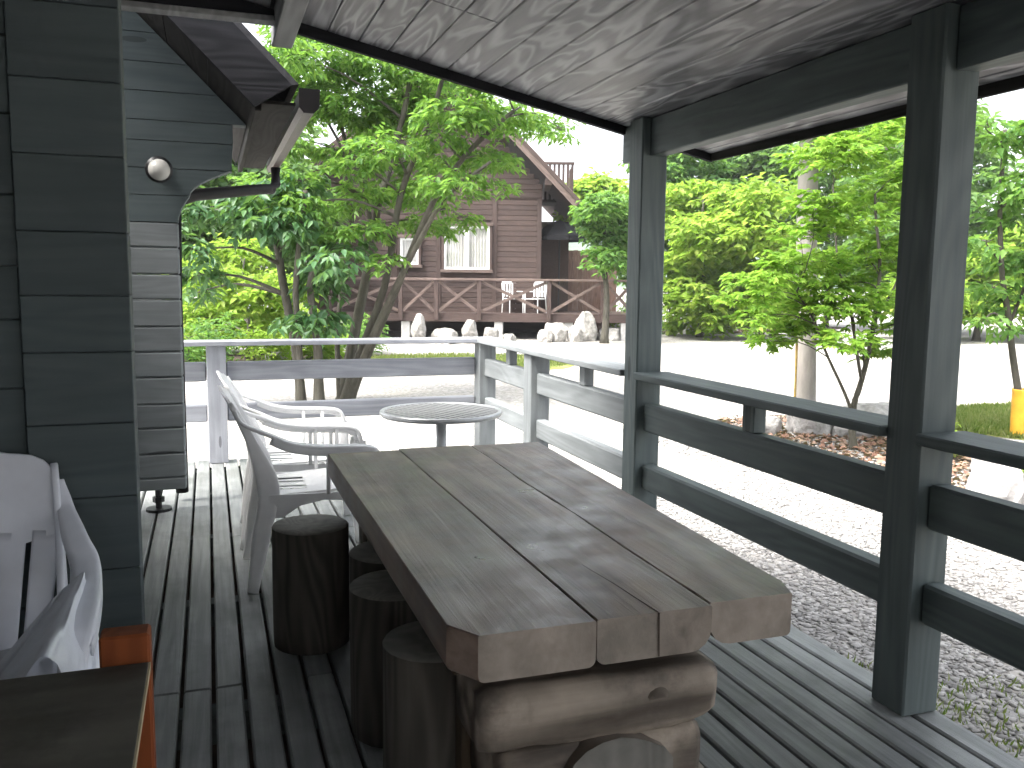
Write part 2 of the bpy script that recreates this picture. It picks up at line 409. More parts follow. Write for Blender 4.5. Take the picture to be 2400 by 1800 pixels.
def bar(name, a, b, w, h, mat, parent=None, ch=0.003):
    """straight member from a to b, length along its local x"""
    a, b = Vector(a), Vector(b); d = b - a
    o = build(MB().box((-d.length / 2, -w / 2, -h / 2), (d.length / 2, w / 2, h / 2), ch), name, mat, parent)
    o.location = (a + b) / 2; o.rotation_euler = d.to_track_quat('X', 'Z').to_euler()
    return o
def copy_tree(o, parent=None):
    c = o.copy(); C.objects.link(c); c.parent = parent
    for ch in list(o.children): copy_tree(ch, c)
    return c

# ------------------------------------------------------------------ setting: ground, hills
G = -0.30
def ground_mesh():
    n = 60; xs = np.concatenate([-np.geomspace(900, 3, n // 2), np.geomspace(3, 900, n // 2)])
    ys = np.concatenate([-np.geomspace(900, 3, n // 2), np.geomspace(3, 900, n // 2)]) + 8
    mb = MB()
    for y in ys:
        for x in xs: mb.v.append((x, y, 0.0))
    for j in range(n - 1):
        for i in range(n - 1): mb.f.append((j*n+i, j*n+i+1, (j+1)*n+i+1, (j+1)*n+i))
    return mb
tag(build(ground_mesh(), 'ground', M['gravel'], loc=(0, 0, G)), 'pale gravel yard around the cabins', 'ground', kind='structure')

def hill(name, dist, az0, az1, h0, seed, label):
    mb = MB(); na, nr = 70, 8
    for i in range(na):
        a = math.radians(az0 + (az1 - az0) * i / (na - 1))
        for j in range(nr):
            r = dist + j * 26
            hh = h0 * math.sin(math.pi * min(1, j / (nr - 1) * 0.75 + 0.02)) * (0.75 + 0.5 * mnoise.noise((i * 0.13, seed, j * 0.05))) + 1.6 * mnoise.noise((i * 1.9, j * 1.3, seed))
            mb.v.append((math.sin(a) * r, math.cos(a) * r, -4 + hh))
    for i in range(na - 1):
        for j in range(nr - 1): mb.f.append((i*nr+j, i*nr+j+1, (i+1)*nr+j+1, (i+1)*nr+j))
    o = build(mb, name, M['hill'], smooth=True); tag(o, label, 'hill', kind='structure')
hill('hills', 420, -40, 100, 62, 3.1, 'wooded hills in the distance')

# ------------------------------------------------------------------ deck: every board a piece
PITCH, GAPW = 0.0962, 0.013
deck = empty('deck', (0, 0, 0)); tag(deck, 'weathered grey board deck', 'deck', kind='structure')
DY0, DY1 = -4.4, 6.64
for k in range(-13, 22):
    x0 = -0.02 + k * PITCH + GAPW / 2; x1 = x0 + PITCH - GAPW
    if k == 21: x1 = 2.095
    cuts = [DY0] + sorted(rng.sample([-0.6, 0.9, 2.85, 4.6, 5.4], 1)) + [DY1 + rng.uniform(-0.012, 0.012)]
    if k in (-1, 0): cuts[1] = 2.85
    for a, b in zip(cuts[:-1], cuts[1:]):
        piece('plank', (x0, a + 0.002, -0.044 + rng.uniform(-.0015, .0015)), (x1, b - 0.002, 0.0), M['deck'], deck, 0.006)
us = MB().box((-1.35, DY0, G + .002), (2.06, DY1 - .03, G + .006)); tag(build(us, 'gap_dark_sheet', M['soil']), 'dark soil sheet added under the deck boards to darken their gaps', 'ground', kind='structure')  # dark soil sheet added so the board gaps read as deep shade
for y in (-4.2, -3.2, -2.2, -1.2, -0.2, 0.8, 1.8, 2.8, 3.8, 4.8, 5.8, 6.5):
    piece('joist', (-1.26, y - .04, -0.145), (2.06, y + .04, -0.048), M['paint_x'], deck, 0)
piece('skirt_board', (2.065, DY0, G - .02), (2.085, DY1 - .03, -0.049), M['paint_y'], deck, 0.003)
piece('skirt_board', (-1.26, DY1 - .03, G - .02), (2.062, DY1 - .01, -0.049), M['paint_x'], deck, 0.003)

# ------------------------------------------------------------------ porch roof of the grey cabin: posts, beam, ceiling boards
cabin = empty('grey_log_cabin', (-0.8, 2.4, 0.0)); tag(cabin, 'grey stained log cabin whose porch roof covers the near deck', 'cabin')
CL = Vector((-0.8, 2.4, 0.0))
def cpiece(name, lo, hi, mat, ch=0.004, parent=None, rot=(0, 0, 0)):
    off = CL if parent is None or parent is cabin else CL
    return piece(name, tuple(Vector(lo) - off), tuple(Vector(hi) - off), mat, parent or cabin, ch, rot)
XP, WX, WY = 1.954, 0.134, 0.138
for y in (2.005, 3.814, 0.15, -1.75, -3.65):
    cpiece('porch_post', (XP, y, 0.001), (XP + WX, y + WY, 2.085), M['paint_z'], 0.006)
yend = 4.11
ZC = lambda x: 2.083 - 0.214 * (x - 1.99)          # underside of the ceiling
beam_y = [(-4.4, -3.65), (-3.512, -1.75), (-1.612, 0.15), (0.288, 2.005), (2.143, 3.814), (3.952, yend)]
for a, b in beam_y:
    cpiece('eave_beam', (1.994, a + .001, 1.905), (2.074, b - .001, 2.078), M['paint_y'], 0.005)
ridge = cpiece('wall_plate_beam', (0.300, -4.4, 2.352), (0.392, 4.26, 2.50), M['beam_light'], 0.005)
ang = math.atan(0.214)
ceil = empty('porch_ceiling'); ceil.parent = cabin
PW = 0.139
def ceiling_run(xa, xb):
    x = xa
    while x < xb - 0.02:
        w = min(PW, (xb - x)); xc = x + w * math.cos(ang) / 2
        cuts = [-4.4] + [rng.choice((-0.9, 0.4, 1.7, 2.6, 3.3))] + [yend - 0.03]  # boards run on unseen behind the camera, added to cut light on the ceiling
        for a, b in zip(cuts[:-1], cuts[1:]):
            size = (w - .0015, b - a - .0015, 0.018)
            key = ('ceil', tuple(round(v, 4) for v in size))
            if key not in _cache:
                _cache[key] = MB().box([-v / 2 for v in size], [v / 2 for v in size], 0.0045).mesh('ceiling_plank'); _cache[key].materials.append(M['ceil'])
            o = link('ceiling_plank', _cache[key], None, ceil, Vector((xc, (a + b) / 2, ZC(xc) + 0.0095)) - CL, (0, ang, 0))
        x += PW * math.cos(ang)
ceiling_run(0.394, 2.49)
ceiling_run(-1.35, 0.30)
# roof deck and shingle cover above the ceiling, fascias along verge and eave
rf = MB().prism([(-1.45, ZC(-1.45) + .024), (2.50, ZC(2.50) + .024), (2.53, ZC(2.53) + .10), (-1.45, ZC(-1.45) + .10)], 'y', -4.45, yend - .005)  # cover lengthened out of view as well, keeping light off the near ceiling
build(MB().add([tuple(Vector(v) - CL) for v in rf.v], rf.f), 'porch_roof_cover', M['shingle'], cabin)
fa = MB().prism([(0.394, ZC(.394) - .045), (2.505, ZC(2.505) - .034), (2.505, ZC(2.505) + .10), (0.394, ZC(.394) + .10)], 'y', yend - .028, yend + .003)
build(MB().add([tuple(Vector(v) - CL) for v in fa.v], fa.f), 'verge_fascia', M['fascia'], cabin)
cpiece('eave_fascia', (2.487, -4.4, ZC(2.505) - .034), (2.506, yend - .03, ZC(2.5) + .022), M['fascia_y'], 0.003)
# tie beam and dark infill panel over the passage
cpiece('tie_beam', (-1.30, 3.99, 2.392), (0.298, 4.07, 2.415), M['beam_light'], 0.003)
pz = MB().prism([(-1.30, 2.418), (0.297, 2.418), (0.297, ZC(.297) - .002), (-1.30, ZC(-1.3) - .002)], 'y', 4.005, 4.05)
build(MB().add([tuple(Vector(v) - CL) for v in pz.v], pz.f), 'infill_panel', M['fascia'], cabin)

# log walls: every course a piece
wall_n = empty('near_wall'); wall_n.parent = cabin
zs = [0.0, .2, .38, .56, .75, .939, 1.119, 1.259, 1.414, 1.597, 1.774, 1.95, 2.13, 2.31, 2.49]
for a, b in zip(zs[:-1], zs[1:]):
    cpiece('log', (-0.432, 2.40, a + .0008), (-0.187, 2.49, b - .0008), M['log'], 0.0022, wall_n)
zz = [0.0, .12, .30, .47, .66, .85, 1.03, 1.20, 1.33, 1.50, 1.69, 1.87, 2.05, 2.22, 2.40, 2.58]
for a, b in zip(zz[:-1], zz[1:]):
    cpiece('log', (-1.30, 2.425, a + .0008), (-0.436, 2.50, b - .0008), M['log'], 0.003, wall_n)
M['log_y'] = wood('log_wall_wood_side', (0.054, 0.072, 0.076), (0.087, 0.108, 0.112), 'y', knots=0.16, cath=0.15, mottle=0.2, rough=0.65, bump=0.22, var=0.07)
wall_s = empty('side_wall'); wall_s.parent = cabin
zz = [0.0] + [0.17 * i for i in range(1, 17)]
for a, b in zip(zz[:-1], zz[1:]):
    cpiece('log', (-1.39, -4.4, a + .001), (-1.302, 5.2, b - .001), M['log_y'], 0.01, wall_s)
# far wing wall with its corbelled logs
wall_f = empty('far_wing_wall'); wall_f.parent = cabin
zf = [0.125, 0.195, 0.333, 0.477, 0.612, 0.762, 0.903, 1.043, 1.191, 1.329, 1.475, 1.611]
for a, b in zip(zf[:-1], zf[1:]):
    cpiece('log', (-1.30, 5.2, a + .001), (-0.147, 5.30, b - .001), M['log_lit'], 0.008, wall_f)  # lower courses take the lighter, painted-lit log colour
def corbel(za, zb, xa, xb):
    pts = [(-1.30, za), (xa, za)]
    for i in range(1, 7):
        t = i / 6; pts.append((xa + (xb - xa) * (t ** 1.8), za + (zb - za) * t))
    pts.append((-1.30, zb))
    mb = MB().prism(pts, 'y', 5.2, 5.30)
    return mb
for (za, zb, xa, xb) in ((1.611, 1.755, -.147, -.085), (1.755, 1.898, -.085, .125), (1.898, 2.043, .14, .15), (2.043, 2.15, .15, .15)):
    mb = corbel(za + .002, zb - .002, xa, xb); c = Vector((-.6, 5.25, (za + zb) / 2))
    build(MB().add([tuple(Vector(v) - c) for v in mb.v], mb.f), 'log', M['log'], wall_f, loc=c - CL)  # darker log colour paints in the shade of the roof above
for za, zb in ((2.15, 2.30), (2.30, 2.45), (2.45, 2.60), (2.60, 2.75), (2.75, 2.90)):
    mb = MB().prism([(-1.30, za + .002), (2.338 - za + .036, za + .002), (2.338 - zb + .040, zb - .002), (-1.30, zb - .002)], 'y', 5.2, 5.30); c = Vector((-.6, 5.25, (za + zb) / 2))
    build(MB().add([tuple(Vector(v) - c) for v in mb.v], mb.f), 'log', M['log'], wall_f, loc=c - CL)  # roof shade painted by the darker log colour here too
ft = MB().tube([(0, 0, .001), (0, 0, .016)], .07, 14); ft.tube([(0, 0, .016), (0, 0, .124)], .018, 8); ft.tube([(0, 0, .05), (0, 0, .08)], .032, 6)
build(ft, 'jack_foot', M['black'], wall_f, loc=Vector((-.30, 5.25, 0)) - CL)
# main roof beyond the porch: 45 degree slope, rake board, eave board, gutter, downpipe
def cab_mb(mb, name, mat, parent=None, smooth=False):
    return build(MB().add([tuple(Vector(v) - CL) for v in mb.v], mb.f), name, mat, parent or cabin, smooth=smooth)
roof = cab_mb(MB().prism([(.40, 2.225), (.435, 2.232), (-1.6, 4.27), (-1.6, 4.235)], 'y', 4.42, 7.0), 'main_roof_cover', M['shingle'])
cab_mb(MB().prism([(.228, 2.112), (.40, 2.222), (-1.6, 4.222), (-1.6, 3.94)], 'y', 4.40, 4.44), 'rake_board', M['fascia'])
def soffit_pieces():
    n = 9; w = 0.2
    for i in range(n):
        x1 = .225 - i * w; x0 = x1 - w + .004
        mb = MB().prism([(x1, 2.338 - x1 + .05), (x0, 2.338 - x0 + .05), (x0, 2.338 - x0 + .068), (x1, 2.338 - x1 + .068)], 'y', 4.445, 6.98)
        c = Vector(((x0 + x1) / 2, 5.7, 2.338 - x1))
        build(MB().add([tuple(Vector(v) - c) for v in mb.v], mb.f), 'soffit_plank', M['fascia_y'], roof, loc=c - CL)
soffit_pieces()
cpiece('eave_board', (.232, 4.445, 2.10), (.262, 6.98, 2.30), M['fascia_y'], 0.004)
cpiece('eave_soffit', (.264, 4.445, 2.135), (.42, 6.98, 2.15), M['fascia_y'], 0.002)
gut = MB()
sec = [(.435, 2.20), (.435, 2.125), (.455, 2.10), (.495, 2.10), (.518, 2.125), (.522, 2.20), (.512, 2.20), (.508, 2.13), (.49, 2.112), (.46, 2.112), (.447, 2.13), (.447, 2.20)]
gut.prism(sec, 'y', 4.39, 6.92)
gu = cab_mb(gut, 'gutter', M['gutter'])
cpg = MB().prism([(.430, 2.205), (.430, 2.12), (.452, 2.094), (.498, 2.094), (.524, 2.12), (.528, 2.205)], 'y', 4.372, 4.388)
cab_mb(cpg, 'gutter_end_cap', M['pipe'])
dp = MB().tube([(.478, 6.6, 2.10), (.478, 6.6, 1.99), (.44, 6.55, 1.945), (.36, 6.45, 1.93), (-.06, 5.62, 1.80), (-.13, 5.52, 1.765), (-.17, 5.47, 1.70), (-.18, 5.46, 1.2), (-.18, 5.46, .05)], .036, 10)
cab_mb(dp, 'downpipe', M['pipe'], smooth=True)

# flood lamp on the far wing wall
lampo = empty('wall_lamp', (-.235, 5.2, 1.88)); tag(lampo, 'round bulb wall lamp in black holder on the far log wing wall', 'lamp')
build(MB().tube([(0, -.002, 0.03), (0, -.02, .03)], .05, 16), 'base_plate', M['black'], lampo)
build(MB().tube([(0, -.02, .03), (-.0, -.08, .02), (.005, -.13, -.005)], [.018, .02, .03], 10), 'arm', M['black'], lampo, smooth=True)
build(MB().tube([(.004, -.11, .0), (.006, -.15, -.008), (.009, -.195, -.012)], [.035, .062, .068], 18), 'holder', M['black'], lampo, smooth=True)
bm = bmesh.new(); bmesh.ops.create_uvsphere(bm, u_segments=18, v_segments=12, radius=.055); me = bpy.data.meshes.new('bulb'); bm.to_mesh(me); bm.free()
me.polygons.foreach_set('use_smooth', [True] * len(me.polygons))
link('bulb', me, M['glass_bulb'], lampo, (.010, -.195, -.013))

# ------------------------------------------------------------------ railings
ZMT, ZMB, ZLT, ZLB, ZCT, ZCB = .722, .586, .420, .296, .877, .843
rr = empty('side_railing', (2.02, 3.0, 0)); tag(rr, 'grey wooden deck railing along the gravel side', 'railing')
RO = Vector((2.02, 3.0, 0))
rp = lambda n, lo, hi, m, ch=.005: piece(n, tuple(Vector(lo) - RO), tuple(Vector(hi) - RO), m, rr, ch)
for y in (5.30, 6.44):
    rp('post', (XP, y, 0.001), (XP + WX, y + WY, ZCB - .001), M['weath2_z'], .006)
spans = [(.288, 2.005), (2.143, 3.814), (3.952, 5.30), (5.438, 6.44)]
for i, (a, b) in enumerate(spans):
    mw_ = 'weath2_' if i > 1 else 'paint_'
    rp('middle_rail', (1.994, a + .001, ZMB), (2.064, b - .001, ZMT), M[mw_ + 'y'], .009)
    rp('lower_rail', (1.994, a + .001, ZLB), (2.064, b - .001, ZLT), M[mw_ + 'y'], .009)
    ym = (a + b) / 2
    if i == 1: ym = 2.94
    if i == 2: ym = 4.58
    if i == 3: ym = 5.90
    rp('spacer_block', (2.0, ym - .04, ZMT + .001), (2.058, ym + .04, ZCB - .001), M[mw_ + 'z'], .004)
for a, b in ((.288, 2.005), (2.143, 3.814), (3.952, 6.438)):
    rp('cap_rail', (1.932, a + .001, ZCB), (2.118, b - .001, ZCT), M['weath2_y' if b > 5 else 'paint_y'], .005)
bq = empty('end_railing', (0.6, 6.5, 0)); tag(bq, 'grey wooden railing across the far end of the deck', 'railing')
BO = Vector((0.6, 6.5, 0))
bpz = lambda n, lo, hi, m, ch=.005: piece(n, tuple(Vector(lo) - BO), tuple(Vector(hi) - BO), m, bq, ch)
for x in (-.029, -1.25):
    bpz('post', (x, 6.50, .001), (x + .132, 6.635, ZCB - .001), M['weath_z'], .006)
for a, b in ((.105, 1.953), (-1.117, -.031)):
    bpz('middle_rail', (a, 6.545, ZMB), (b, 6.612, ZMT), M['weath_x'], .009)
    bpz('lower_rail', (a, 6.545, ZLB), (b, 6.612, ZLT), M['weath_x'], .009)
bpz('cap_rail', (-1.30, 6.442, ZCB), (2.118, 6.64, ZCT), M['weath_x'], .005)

# ------------------------------------------------------------------ heavy plank table
tbl = empty('plank_table', (0.80, 2.38, 0)); tag(tbl, 'heavy weathered table of thick planks on stacked log trestles', 'table')
TO = Vector((0.80, 2.38, 0))
ZT, TH = 0.66, 0.092
def table_plank(x0n, x1n, x0f, x1f, yn, yf, rl, rr_, ch_l=0, ch_r=0, seed=0):
    """plank with sawn top and rounded live-edge underside; rl/rr = lower corner radii"""
    ny = 26; mb = MB(); prof_n = None
    for j in range(ny + 1):
        t = j / ny; y = yn + (yf - yn) * t
        a = x0n + (x0f - x0n) * t; b = x1n + (x1f - x1n) * t
        wob = .008 * mnoise.noise((seed, t * 4.0, 1.0)) + .003 * mnoise.noise((seed, t * 13, 5.0))
        wl = wob if rl > .035 else 0; wr = wob if rr_ > .035 else 0
        cl = max(0, ch_l * (1 - (y - yn) / .055)) if ch_l else 0
        cr = max(0, ch_r * (1 - (y - yn) / .055)) if ch_r else 0
        a += wl + cl; b += wr - cr
        th = TH + .004 * mnoise.noise((seed, t * 3, 9.0))
        top = ZT + .0015 * mnoise.noise((seed, t * 5, 3.0))
        p = [(a + .002, top), (b - .002, top), (b, top - .003)]
        for k in range(5):
            w = k / 4 * math.pi / 2; p.append((b - rr_ + rr_ * math.cos(w), top - th + rr_ - rr_ * math.sin(w)))
        for k in range(5):
            w = k / 4 * math.pi / 2; p.append((a + rl - rl * math.sin(w), top - th + rl - rl * math.cos(w)))
        p.append((a, top - .003))
        for q in p: mb.v.append((q[0], y, q[1]))
        n = len(p)
    for j in range(ny):
        for k in range(n):
            mb.f.append((j*n+k, j*n+(k+1)%n, (j+1)*n+(k+1)%n, (j+1)*n+k))
    side = len(mb.f)
    mb.f.append(tuple(range(n))); mb.f.append(tuple(ny*n + k for k in reversed(range(n))))
    cx = (x0n + x1n) / 2; c = Vector((cx, (yn + yf) / 2, ZT - TH / 2))
    mb2 = MB().add([tuple(Vector(v) - c) for v in mb.v], mb.f)
    me = mb2.mesh('tabletop_plank')
    me.materials.append(M['table']); me.materials.append(M['endgrain'])
    for p in me.polygons:
        if len(p.vertices) > 4: p.material_index = 1
    return link('tabletop_plank', me, None, tbl, c - TO)
table_plank(.406, .684, .405, .674, 1.474, 3.275, .014, .016, ch_l=.042, seed=1)
table_plank(.6875, .9405, .6775, .9625, 1.478, 3.300, .02, .045, seed=2)
table_plank(.944, 1.163, .966, 1.252, 1.492, 3.290, .05, .012, ch_r=.022, seed=3)
def crack():
    mb = MB(); k = 0
    pts = [(.818, 1.476), (.812, 1.56), (.806, 1.66), (.796, 1.75), (.792, 1.80)]
    w = [.004, .0035, .003, .002, .0006]
    for (x, y), ww in zip(pts, w): mb.v += [(x - ww / 2 - .8, y - 2.38, ZT + .0006), (x + ww / 2 - .8, y - 2.38, ZT + .0006)]
    for i in range(len(pts) - 1): mb.f.append((2*i, 2*i+1, 2*i+3, 2*i+2))
    mb.add([(.816 - .8, 1.4755 - 2.38, ZT), (.8205 - .8, 1.4755 - 2.38, ZT), (.823 - .8, 1.4755 - 2.38, ZT - .09), (.8195 - .8, 1.4755 - 2.38, ZT - .09)], [(0, 1, 2, 3)])
    return mb
build(crack(), 'drying_crack', M['soil'], tbl)
def trestle_log(x0, x1, y0, y1, z0, z1, seed, wave=.02):
    """flattened log with a wavy underside and rounded ends, along x"""
    nx, na = 22, 18; mb = MB()
    for i in range(nx + 1):
        t = i / nx; x = x0 + (x1 - x0) * t
        e = min(1, min(t, 1 - t) / .07); e = math.sqrt(max(0.12, 1 - (1 - e) ** 2))
        zz0 = z0 + wave * mnoise.noise((seed, t * 3.2, .4)) + .5 * wave * mnoise.noise((seed, t * 9, 3.4))
        for k in range(na):
            w = 2 * math.pi * k / na
            cx, sx = math.cos(w), math.sin(w)
            py = (abs(cx) ** .30) * (1 if cx > 0 else -1); pz = (abs(sx) ** .38) * (1 if sx > 0 else -1)
            yy = (y0 + y1) / 2 + py * (y1 - y0) / 2 * (.75 + .25 * e) + .007 * mnoise.noise((seed, t * 6, w)) + .006 * mnoise.noise((seed + 4, t * 17, w * 2.5))
            zc, zh = (zz0 + z1) / 2, (z1 - zz0) / 2
            mb.v.append((x, yy, zc + pz * zh * (.7 + .3 * e) + .004 * mnoise.noise((seed + 8, t * 14, w * 2))))
    for i in range(nx):
        for k in range(na): mb.f.append((i*na+k, i*na+(k+1)%na, (i+1)*na+(k+1)%na, (i+1)*na+k))
    mb.f.append(tuple(range(na))); mb.f.append(tuple(nx*na+k for k in reversed(range(na))))
    return mb
def trestle(yc, seed):
    t = empty('trestle', (0, yc - 2.38, 0)); t.parent = tbl
    c = lambda mb, cc, name, m: build(MB().add([tuple(Vector(v) - Vector(cc)) for v in mb.v], mb.f), name, m, t, loc=(cc[0] - .8, cc[1], cc[2]), smooth=True)
    c(trestle_log(.50, 1.055, -.09, .13, .320, .470, seed, .022), (.78, 0, .39), 'upper_log', M['table_log'])
    c(trestle_log(.535, 1.02, -.085, .13, .165, .335, seed + 3, .018), (.78, 0, .25), 'middle_log', M['table_log'])
    c(trestle_log(.49, 1.09, -.11, .15, .001, .172, seed + 5, .004), (.78, 0, .08), 'foot_log', M['table_log'])
    piece('bearer', (.47 - .8, .03, .466), (1.075 - .8, .12, .566), M['table_post'], t, .006)
    for x in (.52, 1.015):
        piece('trestle_post', (x - .8, .132, .001), (x + .085 - .8, .22, .57), M['table_post'], t, .006)
    # a sawn knot stub on the near face
    kb = MB().tube([(.10, -.070, .405), (.10, -.0865, .404), (.10, -.088, .403)], [.034, .029, .016], 14)
    build(kb, 'knot', M['table_log'], t, smooth=True)
trestle(1.70, 2.2); trestle(3.05, 7.7)
def stretcher_log():
    mb = MB(); n, ny = 20, 14
    for j in range(ny + 1):
        t = j / ny; y = 1.592 + 1.60 * t
        for k in range(n):
            w = 2 * math.pi * k / n; q = 1 + .07 * mnoise.noise((math.cos(w) * 1.4, math.sin(w) * 1.4, t * 3 + 2)) + .03 * mnoise.noise((math.cos(w) * 4, math.sin(w) * 4, 7))
            mb.v.append((.80 + .130 * q * math.cos(w) - .8, y - 2.38, .250 + .092 * q * math.sin(w)))
    for j in range(ny):
        for k in range(n): mb.f.append((j*n+k, j*n+(k+1)%n, (j+1)*n+(k+1)%n, (j+1)*n+k))
    return mb, n, ny
mb, n, ny = stretcher_log(); build(mb, 'stretcher_log', M['table_log_y'], tbl, smooth=True)
for j, yy in ((0, -.001), (ny, .001)):
    m2 = MB().add([(v[0], v[1] + yy, v[2]) for v in mb.v[j*n:(j+1)*n]], [tuple(range(n))]); build(m2, 'sawn_end', M['stool_top'], tbl)

# ------------------------------------------------------------------ log stools
def stool(loc, r, h, seed, label):
    t = empty('log_stool', loc, rng.uniform(0, 6)); tag(t, label, 'stool', 'log stools along the table')
    n, nz = 28, 9; mb = MB()
    for i in range(nz + 1):
        z = .001 + (h - .006) * i / nz
        for k in range(n):
            w = 2 * math.pi * k / n
            rr_ = r * (1 + .025 * mnoise.noise((math.cos(w) * 1.5, math.sin(w) * 1.5, seed + z * 1.5)) + .008 * mnoise.noise((math.cos(w) * 7, math.sin(w) * 7, seed)))
            if i == 0: rr_ *= .985
            mb.v.append((rr_ * math.cos(w), rr_ * math.sin(w), z))
    for i in range(nz):
        for k in range(n): mb.f.append((i*n+k, i*n+(k+1)%n, (i+1)*n+(k+1)%n, (i+1)*n+k))
    mb.f.append(tuple(reversed(range(n))))
    build(mb, 'log_side', M['stool_bark'], t, smooth=True)
    m2 = MB(); top = mb.v[-n:]
    for s_, z in ((1, h - .0058), (.975, h), (.5, h + .001)):
        for v in top: m2.v.append((v[0] * s_, v[1] * s_, z + (.002 * mnoise.noise((v[0] * 9, v[1] * 9, seed)) if s_ < .98 else 0)))
    for i in range(2):
        for k in range(n): m2.f.append((i*n+k, i*n+(k+1)%n, (i+1)*n+(k+1)%n, (i+1)*n+k))
    m2.f.append(tuple(2*n + k for k in range(n)))
    build(m2, 'seat_face', M['stool_top'], t, smooth=True)
stool((.322, 3.135, 0), .134, .437, 1.3, 'round log stool standing clear at the far left of the table')
stool((.535, 2.76, 0), .130, .432, 4.1, 'log stool pushed half under the table, next to the clear-standing one')
stool((.488, 2.43, 0), .132, .434, 6.6, 'log stool half under the middle of the table edge')
stool((.505, 2.02, 0), .130, .430, 9.2, 'log stool under the table corner nearest the camera')

def ribbon(pts, ws, ts, side, n=12, sub=4):
    """smooth swept bar of rounded-rectangle section"""
    P_ = [Vector(p) for p in pts]; pp, w_, t_ = [], [], []
    for i in range(len(P_) - 1):
        p0, p1, p2, p3 = P_[max(i-1, 0)], P_[i], P_[i+1], P_[min(i+2, len(P_)-1)]
        for k in range(sub):
            t = k / sub
            pp.append(.5 * ((2 * p1) + (p2 - p0) * t + (2 * p0 - 5 * p1 + 4 * p2 - p3) * t * t + (3 * p1 - p0 - 3 * p2 + p3) * t ** 3))
            e = t * t * (3 - 2 * t); w_.append(ws[i] + (ws[i+1] - ws[i]) * e); t_.append(ts[i] + (ts[i+1] - ts[i]) * e)
    pp.append(P_[-1]); w_.append(ws[-1]); t_.append(ts[-1])
    mb = MB(); m = len(pp)
    for i, p in enumerate(pp):
        d = (pp[min(i+1, m-1)] - pp[max(i-1, 0)]).normalized(); sd = (side - d * side.dot(d)).normalized(); nn = d.cross(sd)
        for k in range(n):
            a = 2 * math.pi * (k + .5) / n; c, s_ = math.cos(a), math.sin(a)
            mb.v.append(tuple(p + sd * (math.copysign(abs(c) ** .5, c) * w_[i] / 2) + nn * (math.copysign(abs(s_) ** .5, s_) * t_[i] / 2)))
    for i in range(m - 1):
        for k in range(n): mb.f.append((i*n+k, i*n+(k+1)%n, (i+1)*n+(k+1)%n, (i+1)*n+k))
    mb.f.append(tuple(range(n))); mb.f.append(tuple((m-1)*n+k for k in reversed(range(n))))
    return mb
